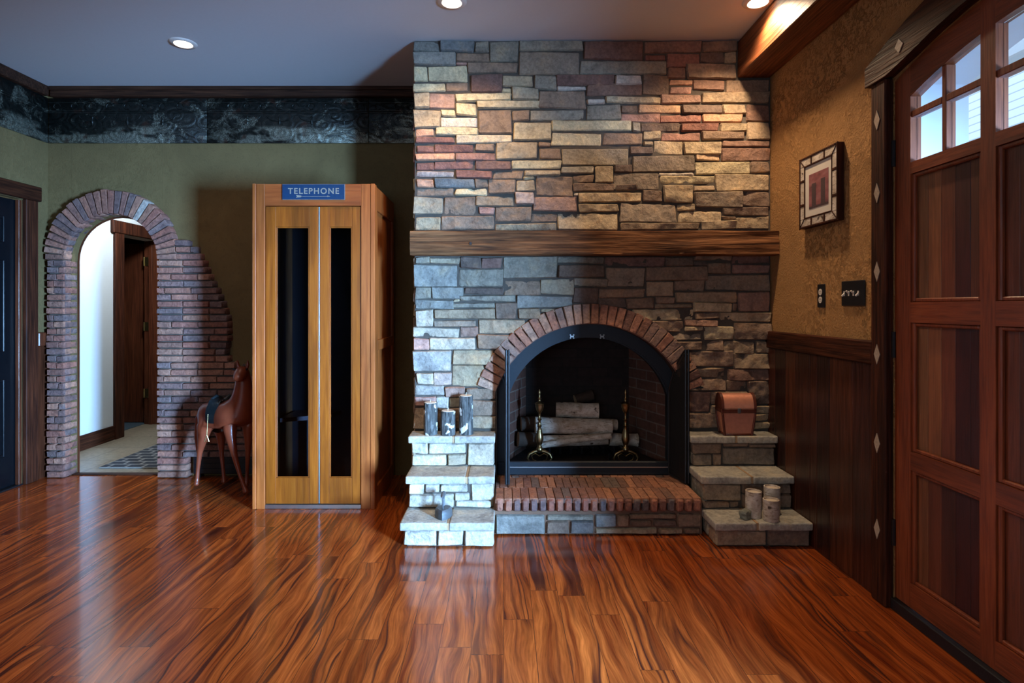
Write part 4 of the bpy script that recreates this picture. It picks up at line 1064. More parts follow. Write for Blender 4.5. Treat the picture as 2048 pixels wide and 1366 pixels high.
def leaf(xh, yh, xt, yt, flip):
    """bifold mesh leaf from the hinge to the fold; its top follows the arch"""
    L = math.hypot(xt-xh, yt-yh); nn = 10; base = HZ+0.012
    def top(s): # s 0..1 from hinge to fold
        w = (1-s)*HWi+s*0.30
        return OZ+math.sqrt(max(0.0, (RIi+0.01)**2-w*w)) if w < RIi else OZ
    pts = [Vector((xh+(xt-xh)*i/nn, yh+(yt-yh)*i/nn, top(i/nn))) for i in range(nn+1)]
    q = [Vector((p.x, p.y, base)) for p in pts]
    sc_ = thing  # noqa
    d = Vector((xt-xh, yt-yh, 0)).normalized(); nrm = Vector((-d.y, d.x, 0))
    bm = NB()
    tube(bm, pts, 0.0055, 6); tube(bm, [q[0], q[-1]], 0.0055, 6); tube(bm, [q[-1], pts[-1]], 0.0075, 8); tube(bm, [q[0], pts[0]], 0.0055, 6)
    fr = obj('screen_frame', bm, M['black'], sr)
    bm = NB()
    for i in range(nn): bm.faces.new([bm.verts.new(v) for v in (q[i], q[i+1], pts[i+1], pts[i])])
    bmesh.ops.remove_doubles(bm, verts=bm.verts, dist=1e-5)
    obj('wire_mesh', bm, M['mesh'], fr)
    bm = NB(); tp = pts[-1]; tube(bm, [tp+Vector((0, 0, -0.03)), tp+Vector((0.014*flip, -0.004, -0.03))], 0.005, 8); obj('knob', bm, M['black'], fr)
leaf(OX-HWi-0.012, 3.775, 0.016, 3.555, 1); leaf(OX-HWi+0.006, 3.775, 0.032, 3.558, 1)
leaf(OX+HWi+0.012, 3.775, 1.150, 3.575, -1); leaf(OX+HWi-0.008, 3.775, 1.133, 3.578, -1)

# ------------------------------------------------------------------ andirons, grate, logs
def andiron(x, y, lab):
    a = thing('andiron', lab, 'andiron', (x, y, FZ), 'pair of brass andirons')
    z = FZ+0.08
    bm = NB()
    prof = [(0.004, z), (0.020, z+0.005), (0.026, z+0.02), (0.018, z+0.035), (0.012, z+0.045), (0.020, z+0.06), (0.027, z+0.085), (0.026, z+0.11), (0.017, z+0.145), (0.010, z+0.17), (0.017, z+0.178), (0.010, z+0.186), (0.009, z+0.215), (0.016, z+0.222), (0.009, z+0.23), (0.008, z+0.265), (0.012, z+0.27),
            (0.022, z+0.285), (0.029, z+0.31), (0.029, z+0.325), (0.033, z+0.330), (0.030, z+0.337), (0.012, z+0.345), (0.008, z+0.36), (0.012, z+0.366), (0.007, z+0.375), (0.006, z+0.395), (0.010, z+0.405), (0.008, z+0.415), (0.001, z+0.43)]
    lathe(bm, x, y, prof, 20); obj('turned_post', bm, M['brass'], a, smooth=60)
    bm = NB()
    for s in (-1, 1):
        tube(bm, [(x, y, z+0.01), (x+s*0.035, y-0.005, z+0.005), (x+s*0.07, y-0.01, z-0.012), (x+s*0.083, y-0.012, z-0.04), (x+s*0.068, y-0.014, z-0.066), (x+s*0.055, y-0.016, z-0.074)], [0.011, 0.011, 0.010, 0.008, 0.007, 0.010], 8)
        tube(bm, [(x, y-0.002, z-0.028), (x+s*0.03, y-0.006, z-0.008), (x+s*0.055, y-0.01, z-0.022), (x+s*0.045, y-0.012, z-0.05), (x+s*0.02, y-.014, z-0.06)], 0.004, 6)
    obj('arched_feet', bm, M['brass'], a, smooth=60)
    bm = NB(); tube(bm, [(x, y+0.01, z+0.0), (x, y+0.30, z-0.01), (x, y+0.31, FZ+0.003)], 0.009, 6); obj('log_rest', bm, M['black'], a, smooth=60)
andiron(0.247, 3.94, 'turned brass andiron at the left of the birch logs')
andiron(0.836, 3.94, 'turned brass andiron at the right of the birch logs')
gr = thing('fire_grate', 'black iron fire grate under the birch logs', 'grate', (0.55, 4.1, FZ))
bm = NB()
for i in range(7):
    x = 0.32+i*0.075; tube(bm, [(x, 3.985, FZ+0.10), (x, 4.0, FZ+0.055), (x, 4.25, FZ+0.055)], 0.007, 6)
obj('bars', bm, M['black'], gr)
for x in (0.34, 0.74):
    for y in (4.02, 4.22):
        bm = NB(); tube(bm, [(x, y, FZ+0.05), (x, y, FZ+0.001)], 0.007, 6); obj('leg', bm, M['black'], gr)
def log(p0, p1, r, lab, mat='birch', seed=0, crook=0.0):
    p0 = Vector(p0); p1 = Vector(p1); n = 14
    pts = [p0+(p1-p0)*i/n+Vector((0, 0, crook*math.sin(PI*i/n)*0.02)) for i in range(n+1)]
    bm = NB(); tube(bm, pts, [r*(1+0.06*noise.noise(Vector((i*0.6, seed, 0)))) for i in range(n+1)], 18, 0, 1, 0.12, seed)
    o = obj('birch_log' if mat == 'birch' else 'firewood_log', bm, [M[mat], M['endgrain']], None, tuple(p0), 50)
    setp(o, lab, 'log', 'logs stacked on the fire grate')
def LP(px, py, D): return W(px, py, D)
log(LP(1070, 850, 4.07), LP(1222, 855, 4.09), 0.056, 'thick white birch log in the middle of the stack', 'birch', 3)
log(LP(1112, 820, 4.16), LP(1197, 822, 4.14), 0.055, 'short white birch log on top of the stack', 'birch', 5)
log(LP(1075, 883, 4.06), LP(1215, 878, 4.06), 0.040, 'birch log low in the stack behind the thin branch', 'birch', 8)
log(LP(1078, 892, 3.99), LP(1222, 872, 4.00), 0.021, 'thin pale birch branch at the front of the stack', 'birch', 9, 0.3)
log(LP(1200, 848, 4.22), LP(1234, 850, 4.22), 0.040, 'birch log end behind the right of the middle log', 'birch', 12)
log(LP(1218, 878, 4.16), LP(1275, 880, 4.16), 0.045, 'birch log lying behind the right andiron', 'birch', 15)
log(LP(1042, 848, 4.14), LP(1100, 846, 4.16), 0.050, 'dark charred log behind the left andiron, upper one', 'darklog', 17)
log(LP(1036, 878, 4.10), LP(1096, 880, 4.14), 0.052, 'dark charred log behind the left andiron, lower one', 'darklog', 19)
log(LP(1150, 800, 4.26), LP(1185, 790, 4.28), 0.040, 'sooty dark log tilted at the very back of the stack', 'darklog', 21)

# ------------------------------------------------------------------ telephone booth
bx0, bx1, by0, by1, bz = -1.643, -0.841, 3.763, 4.44, 2.13
B = thing('telephone_booth', 'honey coloured wooden telephone booth with glazed folding doors and blue sign', 'telephone booth', ((bx0+bx1)/2, (by0+by1)/2, 0))
def bX(px): return (px-CX)*by0/FPX
def bZ(py): return EYE+(CY-py)*by0/FPX
bm = NB()
bx(bm, bx0, bX(512), by0-0.006, by1, 0.0, bz, 0.003); obj('side_wall', bm, M['booth'], B)
bm = NB(); bx(bm, bX(741.5), bx1, by0-0.006, by0+0.05, 0.0, bz, 0.003); obj('corner_post', bm, M['booth'], B)
bm = NB(); bx(bm, bX(512)+.0005, bX(529), by0, by0+0.05, 0.0, bz-0.001, 0.002); obj('front_stile', bm, M['booth'], B)
bm = NB(); bx(bm, bX(722), bX(741.5)-.0005, by0, by0+0.05, 0.0, bz-0.001, 0.002); obj('front_stile', bm, M['booth'], B)
bm = NB(); bx(bm, bX(529)+.0005, bX(722)-.0005, by0+0.001, by0+0.05, bZ(411.5), bz-0.002, 0.002); obj('header', bm, M['booth_x'], B)
# right side: frame and recessed panels
bm = NB(); xr = bx1-0.006
for a in ((by0+0.051, by0+0.10, 0, bz-.004), (by1-0.05, by1, 0, bz-.004), (by0+0.10, by1-0.05, bz-0.16, bz-.004), (by0+.10, by1-.05, 0, 0.12), (by0+.10, by1-.05, 1.03, 1.10)):
    bx(bm, xr-0.03, xr, *a, 0.002)
obj('side_frame', bm, M['booth'], B)
bm = NB(); bx(bm, xr-0.024, xr-0.014, by0+0.10, by1-0.05, 0.12, bz-0.16); obj('side_panel', bm, M['booth'], B)
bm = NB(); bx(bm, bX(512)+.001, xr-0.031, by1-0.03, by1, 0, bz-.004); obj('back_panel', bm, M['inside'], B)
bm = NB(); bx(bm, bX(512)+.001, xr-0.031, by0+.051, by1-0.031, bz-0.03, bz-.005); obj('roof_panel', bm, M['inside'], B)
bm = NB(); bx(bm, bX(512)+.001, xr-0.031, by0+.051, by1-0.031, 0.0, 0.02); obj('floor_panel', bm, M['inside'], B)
bm = NB(); prism(bm, [Vector((bx0+0.05, by1-0.032, 0.50)), Vector((bx0+0.05, by1-0.34, 0.50)), Vector((bx0+0.34, by1-0.20, 0.50)), Vector((bx0+0.40, by1-0.032, 0.50))], (0, 0, 0.03))
seat = obj('seat', bm, solid('booth_seat_wood', (.16, .06, .03), 0.3), B)
bm = NB(); bx(bm, bx0+0.18, bx0+0.30, by1-0.16, by1-0.032, 0.021, 0.499); obj('seat_support', bm, solid('booth_seat_support', (.10, .10, .09), 0.5), seat)
# wall telephone inside
bm = NB(); bx(bm, -1.10, -0.94, by1-0.14, by1-0.031, 1.20, 1.55, 0.01); ph = obj('wall_telephone', bm, M['black_gloss'], B)
bm = NB(); tube(bm, [(-1.13, by1-0.16, 1.30), (-1.135, by1-0.165, 1.36), (-1.135, by1-0.165, 1.44), (-1.13, by1-0.16, 1.50)], [0.025, 0.014, 0.014, 0.025], 12); obj('handset', bm, M['black_gloss'], ph, smooth=60)
def leafdoor(pxa, pxb, gxa, gxb, lab):
    z0, z1 = bZ(1009), bZ(412.5); gz0, gz1 = bZ(957), bZ(453)
    d = thing('door_leaf', lab, None, WL[B.name]); d.parent = B; d.location = (0, 0, 0)
    xa, xb, ga, gb = bX(pxa), bX(pxb), bX(gxa), bX(gxb)
    y0, y1 = by0+0.012, by0+0.042
    bm = NB()
    bx(bm, xa, ga, y0, y1, z0, z1, 0.002); bx(bm, gb, xb, y0, y1, z0, z1, 0.002)
    bx(bm, ga, gb, y0, y1, z0, gz0, 0.001); bx(bm, ga, gb, y0, y1, gz1, z1, 0.001)
    obj('leaf_frame', bm, M['leaf'], d)
    bm = NB(); w = 0.008
    for a in ((ga, ga+w, gz0, gz1), (gb-w, gb, gz0, gz1), (ga+w, gb-w, gz0, gz0+w), (ga+w, gb-w, gz1-w, gz1)): bx(bm, a[0], a[1], y0+0.003, y0+0.012, a[2], a[3], 0.002)
    obj('glazing_bead', bm, M['leaf'], d)
    bm = NB(); bx(bm, ga+w*.5, gb-w*.5, y0+0.012, y0+0.016, gz0+w*.5, gz1-w*.5); obj('glass_pane', bm, M['booth_glass'], d)
leafdoor(530, 635, 550, 617, None); leafdoor(638.5, 721.5, 657.5, 703, None)
bm = NB(); xm = bX(636.8); tube(bm, [(xm, by0+0.016, bZ(1008)), (xm, by0+0.016, bZ(413))], 0.0035, 8); obj('leaf_hinge', bm, M['chrome'], B)
bm = NB(); bx(bm, bX(529)+.001, bX(722)-.001, by0+0.002, by0+0.05, 0.001, bZ(1010), 0.002); obj('sill_plate', bm, M['chrome'], B)
sg = thing('sign', None, None, WL[B.name]); sg.parent = B; sg.location = (0, 0, 0)
bm = NB(); sx0, sx1, sz0, sz1 = bX(565), bX(690.5), bZ(400), bZ(368.5)
bx(bm, sx0, sx1, by0-0.008, by0+0.0005, sz0, sz1, 0.003, 2); obj('sign_rim', bm, M['sign_edge'], sg)
bm = NB(); bx(bm, sx0+0.003, sx1-0.003, by0-0.0095, by0-0.0082, sz0+0.003, sz1-0.003); obj('sign_face', bm, M['sign'], sg)
def text(body, h, cx, cy, cz, w, mat, parent, name, rot=(PI/2, 0, 0)):
    cu = bpy.data.curves.new(name, 'FONT'); cu.body = body; cu.size = 1.0; cu.extrude = 0.004; cu.space_character = 1.22; cu.offset = 0.018
    to = bpy.data.objects.new('t', cu); COL.objects.link(to)
    dg = bpy.context.evaluated_depsgraph_get(); dg.update()
    me = bpy.data.meshes.new_from_object(to.evaluated_get(dg)); bpy.data.objects.remove(to)
    xs = [v.co.x for v in me.vertices]; ys = [v.co.y for v in me.vertices]
    kx = w/(max(xs)-min(xs)); ky = h/(max(ys)-min(ys)); mx = (max(xs)+min(xs))/2; my = (max(ys)+min(ys))/2
    base = WL[parent.name]
    for v in me.vertices:
        x, y, z = (v.co.x-mx)*kx, (v.co.y-my)*ky, v.co.z*0.1
        v.co = Vector((cx+x, cy-z, cz+y))-base
    me.materials.append(mat); me.name = name
    o = bpy.data.objects.new(name, me); COL.objects.link(o); o.parent = parent
    return o
text('TELEPHONE', bZ(376.5)-bZ(388.5), bX(628), by0-0.0098, bZ(382.5), bX(679)-bX(577), M['letter'], sg, 'lettering')
bm = NB(); za = bZ(393.3); ya = by0-0.0104
def flatp(pts): prism(bm, [Vector((x, ya, z)) for x, z in pts], (0, 0.0008, 0))
xa, xb = bX(593), bX(662)
flatp([(xa+0.03, za-0.0012), (xb-0.012, za-0.0012), (xb-0.012, za+0.0012), (xa+0.03, za+0.0012)])
flatp([(xb-0.022, za-0.005), (xb, za), (xb-0.022, za+0.005)])
flatp([(xa, za-0.008), (xa+0.03, za-0.006), (xa+0.042, za), (xa+0.03, za+0.006), (xa, za+0.008), (xa+0.008, za)])
obj('arrow', bm, M['letter'], sg)

# ------------------------------------------------------------------ horse statue
hr = thing('horse_statue', 'red-brown carved horse standing between the brick arch and the phone booth', 'statue', (-2.0, 4.12, 0))
H0 = WL[hr.name]
chain = {
 'pelvis': (-2.125, 4.195, 0.555, .088, .092), 'rump': (-2.175, 4.215, 0.545, .062, .072), 'mid': (-2.02, 4.155, 0.545, .088, .092), 'chest': (-1.905, 4.11, 0.550, .095, .102), 'front': (-1.865, 4.085, 0.585, .088, .090),
 'neck1': (-1.838, 4.070, 0.675, .070, .068), 'neck2': (-1.832, 4.050, 0.770, .050, .052), 'poll': (-1.825, 4.030, 0.862, .038, .040),
 'head': (-1.820, 3.995, 0.878, .038, .036), 'muz1': (-1.818, 3.955, 0.845, .029, .028), 'muz2': (-1.816, 3.930, 0.818, .025, .022),
 'fn0': (-1.925, 4.045, 0.50, .052, .056), 'fn1': (-1.905, 4.02, 0.40, .036, .034), 'fn2': (-1.872, 4.012, 0.27, .024, .024), 'fn3': (-1.835, 4.012, 0.14, .016, .016), 'fn4': (-1.805, 4.015, 0.055, .016, .016), 'fn5': (-1.792, 4.003, 0.022, .026, .022),
 'ff0': (-1.835, 4.13, 0.49, .048, .050), 'ff1': (-1.838, 4.14, 0.38, .032, .032), 'ff2': (-1.845, 4.15, 0.26, .022, .022), 'ff3': (-1.855, 4.16, 0.13, .015, .015), 'ff4': (-1.858, 4.16, 0.055, .015, .015), 'ff5': (-1.862, 4.148, 0.022, .024, .022),
 'hn0': (-2.165, 4.165, 0.47, .058, .060), 'hn1': (-2.175, 4.16, 0.37, .038, .038), 'hn2': (-2.205, 4.175, 0.27, .023, .024), 'hn3': (-2.222, 4.18, 0.14, .016, .017), 'hn4': (-2.228, 4.18, 0.06, .016, .016), 'hn5': (-2.23, 4.167, 0.022, .026, .022),
 'hf0': (-2.095, 4.245, 0.47, .050, .055), 'hf1': (-2.085, 4.245, 0.36, .034, .034), 'hf2': (-2.085, 4.25, 0.26, .021, .021), 'hf3': (-2.07, 4.245, 0.13, .015, .016), 'hf4': (-2.062, 4.243, 0.055, .015, .015), 'hf5': (-2.058, 4.23, 0.022, .024, .022)}
names = list(chain); edges = [('pelvis', 'rump'), ('pelvis', 'mid'), ('mid', 'chest'), ('chest', 'front'), ('front', 'neck1'), ('neck1', 'neck2'), ('neck2', 'poll'), ('poll', 'head'), ('head', 'muz1'), ('muz1', 'muz2'),
 ('chest', 'fn0'), ('chest', 'ff0'), ('pelvis', 'hn0'), ('pelvis', 'hf0')]
for p in ('fn', 'ff', 'hn', 'hf'): edges += [('%s%d' % (p, i), '%s%d' % (p, i+1)) for i in range(5)]
me = bpy.data.meshes.new('body')
me.from_pydata([Vector(chain[n][:3])-H0 for n in names], [(names.index(a), names.index(b_)) for a, b_ in edges], [])
body = bpy.data.objects.new('body', me); COL.objects.link(body); body.parent = hr; WL['body'] = H0
sm = body.modifiers.new('skin', 'SKIN'); sm.use_smooth_shade = True
lay = me.skin_vertices[0] if me.skin_vertices else None
if lay is None:
    bpy.context.view_layer.objects.active = body
    lay = me.skin_vertices[0]
for i, n_ in enumerate(names):
    kr = {'chest': 1.28, 'front': 1.30, 'neck1': 1.22, 'neck2': 1.20, 'poll': 1.25, 'head': 1.40, 'muz1': 1.50, 'muz2': 1.45, 'mid': 1.12, 'pelvis': 1.15, 'rump': 1.15}.get(n_) or {'0': 1.1, '1': 0.95, '2': 0.85, '3': 0.85, '4': 0.95, '5': 1.15}[n_[-1]]
    lay.data[i].radius = (chain[n_][3]*kr, chain[n_][4]*kr)
    lay.data[i].use_root = (n_ == 'pelvis')
ss = body.modifiers.new('sub', 'SUBSURF'); ss.levels = 2; ss.render_levels = 2
me.materials.append(M['horse'])
for s in (-1, 1):
    bm = NB(); tube(bm, [(-1.822+s*0.026, 4.02, 0.895), (-1.822+s*0.036, 4.018, 0.922), (-1.822+s*0.036, 4.014, 0.955)], [0.014, 0.012, 0.002], 8); obj('ear', bm, M['horse'], hr, smooth=60)
    bm = NB(); bmesh.ops.create_uvsphere(bm, u_segments=10, v_segments=8, radius=0.008); bmesh.ops.translate(bm, verts=bm.verts, vec=(-1.820+s*0.044, 3.978, 0.892)); obj('eye', bm, M['black_gloss'], hr, smooth=60)
bm = NB(); tube(bm, [(-1.824, 4.045, 0.915), (-1.828, 4.085, 0.87), (-1.835, 4.11, 0.78), (-1.85, 4.14, 0.69)], [0.012, 0.018, 0.018, 0.012], 8, irr=0.3); obj('mane', bm, M['mane'], hr, smooth=60)
bm = NB(); tube(bm, [(-2.225, 4.235, 0.57), (-2.26, 4.25, 0.50), (-2.265, 4.255, 0.36), (-2.26, 4.25, 0.24)], [0.012, 0.02, 0.022, 0.008], 8, irr=0.3); obj('tail', bm, M['horse'], hr, smooth=60)
sad = thing('saddle', None, None, H0); sad.parent = hr; sad.location = (0, 0, 0)
ax = Vector((0.934, -0.356, 0)); lt = Vector((0.356, 0.934, 0)); c0 = Vector((-2.03, 4.155, 0.545))
bm = NB(); g = []
for i in range(9):
    s = (i/8-0.5)*2; rowv = []
    for j in range(21):
        a = math.radians(-112+224*j/20); wdt = 0.040+0.016*math.cos(a)
        R_ = 0.112+0.012*(abs(s)**2 if abs(a) < 0.7 else 0)
        rowv.append(bm.verts.new(c0+ax*(s*wdt)+lt*(math.sin(a)*R_*1.02)+Vector((0, 0, math.cos(a)*(R_+0.004)))))
    g.append(rowv)
for i in range(8):
    for j in range(20): bm.faces.new([g[i][j], g[i+1][j], g[i+1][j+1], g[i][j+1]])
bmesh.ops.solidify(bm, geom=bm.faces[:], thickness=-0.007)
obj('saddle_flap', bm, M['saddle'], sad, smooth=60)
bm = NB(); tube(bm, [c0+ax*0.055+lt*-0.03+Vector((0, 0, .112)), c0+ax*0.065+Vector((0, 0, .138)), c0+ax*0.055+lt*0.03+Vector((0, 0, .112))], 0.016, 10)
obj('pommel', bm, M['saddle'], sad, smooth=60)
bm = NB(); tube(bm, [c0-ax*0.055+lt*-0.04+Vector((0, 0, .112)), c0-ax*0.065+Vector((0, 0, .130)), c0-ax*0.055+lt*0.04+Vector((0, 0, .112))], 0.014, 10); obj('cantle', bm, M['saddle'], sad, smooth=60)
bm = NB(); s0 = c0-lt*0.126+Vector((0, 0, -0.005)); tube(bm, [s0+Vector((0, 0, 0.03)), s0+Vector((-0.003, -0.004, -0.06)), s0+Vector((-0.004, -0.008, -0.115))], 0.0025, 6); obj('stirrup_strap', bm, M['brass'], sad)
s1 = s0+Vector((-0.004, -0.008, -0.115)); bm = NB(); tube(bm, [s1, s1+Vector((-0.016, 0, -0.045)), s1+Vector((0.016, 0, -0.045)), s1], 0.0035, 6); obj('stirrup', bm, M['bright_brass'], sad)

# ------------------------------------------------------------------ small things
def candle(px, y, r, h, lab, seed):
    x = (px-CX)*y/FPX; z = z1_+0.001
    c = thing('bark_candle', lab, 'candle', (x, y, z), 'bark candles on the left steps')
    bm = NB(); seg = 40; rings = []
    for i in range(13):
        zz = z+h*i/12; ring = []
        for k_ in range(seg):
            a = 2*PI*k_/seg
            f = 1+0.05*math.sin(a*13+seed)*abs(math.sin(a*5+seed*2))+0.03*noise.noise(Vector((math.cos(a)*2, math.sin(a)*2, zz*14+seed)))
            ring.append(bm.verts.new((x+r*f*math.cos(a), y+r*f*math.sin(a), zz)))
        rings.append(ring)
    for i in range(12):
        for k_ in range(seg): bm.faces.new([rings[i][k_], rings[i][(k_+1) % seg], rings[i+1][(k_+1) % seg], rings[i+1][k_]])
    bm.faces.new(rings[0][::-1]); bm.faces.new(rings[-1])
    obj('bark_body', bm, M['bark'], c, smooth=60)
    bm = NB(); lathe(bm, x, y, [(r*0.9, z+h+0.0005), (r*0.86, z+h+0.004), (r*0.3, z+h+0.002)], 24); obj('wax_top', bm, M['wax'], c, smooth=60)
    bm = NB(); tube(bm, [(x, y, z+h+0.001), (x, y, z+h+0.012), (x+0.003, y, z+h+0.02)], 0.0022, 6); obj('wick', bm, M['wick'], c)
candle(861, 3.610, 0.042, 0.197, 'bark pillar candle of middle height, leftmost on the top left step', 1)
candle(896, 3.598, 0.044, 0.147, 'shortest bark pillar candle, in the middle on the top left step', 2)
candle(932, 3.612, 0.043, 0.240, 'tallest bark pillar candle, nearest the fireplace opening', 3)
def cup(px, y, r, h, lab):
    x = (px-CX)*y/FPX; z = z3_+0.001
    c = thing('birch_candle', lab, 'candle holder', (x, y, z), 'birch bark candles on the lowest right step')
    bm = NB(); lathe(bm, x, y, [(r*0.97, z), (r, z+0.004), (r*1.01, z+h*0.5), (r, z+h), (r*0.86, z+h+0.001), (r*0.86, z+h-0.012)], 32, cap=True); obj('bark_sleeve', bm, M['birch'], c, smooth=60)
    bm = NB(); lathe(bm, x, y, [(r*0.85, z+h-0.011), (r*0.8, z+h-0.009), (0.004, z+h-0.010)], 24); obj('wax_fill', bm, M['wax'], c, smooth=60)
cup(1507, 3.250, 0.0430, 0.145, 'birch bark candle at the left of three on the lowest right step')
cup(1544, 3.300, 0.0440, 0.153, 'tallest birch bark candle, at the back of three on the lowest right step')
cup(1542, 3.195, 0.0430, 0.116, 'shortest birch bark candle, at the front of three on the lowest right step')
bm = NB(); bx(bm, -0.026, 0.026, -0.024, 0.024, 0, 0.050, 0.011, 2)
bmesh.ops.subdivide_edges(bm, edges=[e for e in bm.edges if e.calc_length() > 0.02], cuts=3, use_grid_fill=True)
for v in bm.verts:
    q = noise.noise(v.co*40); v.co.x += q*0.006; v.co.y += noise.noise(v.co*40+Vector((5, 0, 0)))*0.005
    if v.co.z > 0.02: v.co.z += q*0.006-0.1*abs(v.co.x)*0.5
rot = math.radians(35)
for v in bm.verts:
    x, y = v.co.x, v.co.y; v.co.x = x*math.cos(rot)-y*math.sin(rot)+1.351; v.co.y = x*math.sin(rot)+y*math.cos(rot)+3.215; v.co.z += z3_+0.001
o = obj('rock', bm, stone_mat('grey_green_rock', 0.85, 0.6, attr=False, col=(.24, .25, .21)), None, (1.351, 3.215, z3_), 35)
setp(o, 'small angular grey-green rock beside the birch candles', 'rock')

# copper chest
cx_, cy_, cz_ = 1.457, 3.612, z1_+0.001
ch = thing('copper_chest', 'small copper chest with domed lid on the top right step', 'chest', (cx_, cy_, cz_))
bm = NB()
def frustum(bm, w0, d0, w1, d1, za, zb, mi=0):
    a = [Vector((cx_+sx*w0/2, cy_+sy*d0/2, za)) for sx, sy in ((-1, -1), (1, -1), (1, 1), (-1, 1))]
    b_ = [Vector((cx_+sx*w1/2, cy_+sy*d1/2, zb)) for sx, sy in ((-1, -1), (1, -1), (1, 1), (-1, 1))]
    va = [bm.verts.new(p) for p in a]; vb = [bm.verts.new(p) for p in b_]
    bm.faces.new(va[::-1]); bm.faces.new(vb)
    for i in range(4): bm.faces.new([va[i], va[(i+1) % 4], vb[(i+1) % 4], vb[i]])
frustum(bm, 0.165, 0.085, 0.202, 0.105, cz_+0.006, cz_+0.140); obj('box', bm, M['copper'], ch)
bm = NB()
for sx in (-1, 1):
    tube(bm, [(cx_+sx*0.084, cy_-0.045, cz_+0.002), (cx_+sx*0.102, cy_-0.054, cz_+0.138)], 0.0075, 8); tube(bm, [(cx_+sx*0.084, cy_+0.045, cz_+0.002), (cx_+sx*0.102, cy_+0.054, cz_+0.138)], 0.0075, 8)
bx(bm, cx_-0.090, cx_+0.090, cy_-0.049, cy_+0.049, cz_, cz_+0.014, 0.003); obj('corner_trim', bm, M['leather'], ch, smooth=50)
bm = NB(); bx(bm, cx_-0.109, cx_+0.109, cy_-0.058, cy_+0.058, cz_+0.141, cz_+0.168, 0.004); obj('band', bm, M['leather'], ch)
bm = NB(); pts = [(cy_+0.056*math.cos(a), cz_+0.169+0.088*math.sin(a)) for a in [PI*i/16 for i in range(17)]]
prism(bm, [Vector((cx_-0.092, y, z)) for y, z in pts], (0.184, 0, 0)); lid = obj('lid', bm, M['copper'], ch, smooth=40)
bm = NB()
for sx in (-1, 1):
    pts2 = [(cy_+0.060*math.cos(a), cz_+0.169+0.093*math.sin(a)) for a in [PI*i/16 for i in range(17)]]
    x_ = cx_+sx*0.092 if sx > 0 else cx_-0.108
    bm = NB(); prism(bm, [Vector((x_, y, z)) for y, z in pts2], (0.016, 0, 0)); obj('lid_trim', bm, M['leather'], lid, smooth=40)
bm = NB(); bx(bm, cx_-0.010, cx_+0.010, cy_-0.064, cy_-0.0585, cz_+0.140, cz_+0.172, 0.002); obj('latch', bm, M['iron'], ch)

# flat iron
ix, iy, iz = -0.340, 3.245, z3_+0.001
fi = thing('flat_iron', 'old cast iron sad iron pointing forward on the lowest left step', 'iron', (ix, iy, iz))
bm = NB(); pts = []
for a in range(0, 25):
    t_ = a/24; s = -1+2*t_
    pts.append((ix+s*0.050*math.sqrt(max(0, 1)), 0))
outl = [(0, -0.062), (0.022, -0.045), (0.042, -0.015), (0.050, 0.02), (0.044, 0.05), (0.02, 0.062), (-0.02, 0.062), (-0.044, 0.05), (-0.050, 0.02), (-0.042, -0.015), (-0.022, -0.045)]
layers = [(1.0, 0.0), (1.0, 0.024), (0.93, 0.040), (0.75, 0.050)]
rg = [[bm.verts.new((ix+x*s, iy+y*s, iz+zz)) for x, y in outl] for s, zz in layers]
for i in range(3):
    for j in range(11): bm.faces.new([rg[i][j], rg[i][(j+1) % 11], rg[i+1][(j+1) % 11], rg[i+1][j]])
bm.faces.new(rg[0][::-1]); bm.faces.new(rg[-1]); bmesh.ops.recalc_face_normals(bm, faces=bm.faces)
obj('sole', bm, M['iron'], fi, smooth=30)
bm = NB(); tube(bm, [(ix, iy+0.035, iz+0.048), (ix, iy+0.040, iz+0.085), (ix, iy+0.032, iz+0.118)], 0.0045, 8); obj('handle_bracket', bm, M['iron'], fi, smooth=60)
bm = NB(); tube(bm, [(ix, iy-0.02, iz+0.048), (ix, iy-0.030, iz+0.085), (ix, iy-0.022, iz+0.118)], 0.0045, 8); obj('handle_bracket', bm, M['iron'], fi, smooth=60)
bm = NB(); tube(bm, [(ix, iy-0.045, iz+0.122), (ix, iy-0.03, iz+0.124), (ix, iy, iz+0.126), (ix, iy+0.03, iz+0.124), (ix, iy+0.045, iz+0.122)], [0.006, 0.012, 0.014, 0.012, 0.006], 12); obj('handle', bm, M['iron'], fi, smooth=60)

# framed picture on the right wall
PY0, PY1, PZ0, PZ1 = 2.90, 3.275, 1.765, 2.160
pic = thing('framed_picture', 'framed dusk print in a bark inlaid wooden frame on the ochre wall', 'picture', (XW, (PY0+PY1)/2, PZ0))
bm = NB(); xf = XW-0.034; w = 0.058
for a in ((PY0, PY0+0.010, PZ0, PZ1), (PY1-0.010, PY1, PZ0, PZ1), (PY0+.01, PY1-.01, PZ0, PZ0+0.010), (PY0+.01, PY1-.01, PZ1-0.010, PZ1)): bx(bm, xf-0.003, XW-0.001, *a, 0.002)
for a in ((PY0+w-.008, PY0+w, PZ0+w-.008, PZ1-w+.008), (PY1-w, PY1-w+.008, PZ0+w-.008, PZ1-w+.008), (PY0+w, PY1-w, PZ0+w-.008, PZ0+w), (PY0+w, PY1-w, PZ1-w, PZ1-w+.008)): bx(bm, xf-0.002, xf+0.006, *a, 0.002)
bx(bm, xf+0.0065, xf+0.012, PY0+0.0102, PY1-0.0102, PZ0+0.0102, PZ1-0.0102)
for t_ in (0.33, 0.67):
    yy = PY0+(PY1-PY0)*t_; zz = PZ0+(PZ1-PZ0)*t_
    bx(bm, xf-0.002, xf+0.006, yy-0.006, yy+0.006, PZ0+0.01, PZ0+w-.008, 0.002); bx(bm, xf-0.002, xf+0.006, yy-0.006, yy+0.006, PZ1-w+.008, PZ1-.01, 0.002)
    bx(bm, xf-0.002, xf+0.006, PY0+.01, PY0+w-.008, zz-0.006, zz+0.006, 0.002); bx(bm, xf-0.002, xf+0.006, PY1-w+.008, PY1-.01, zz-0.006, zz+0.006, 0.002)
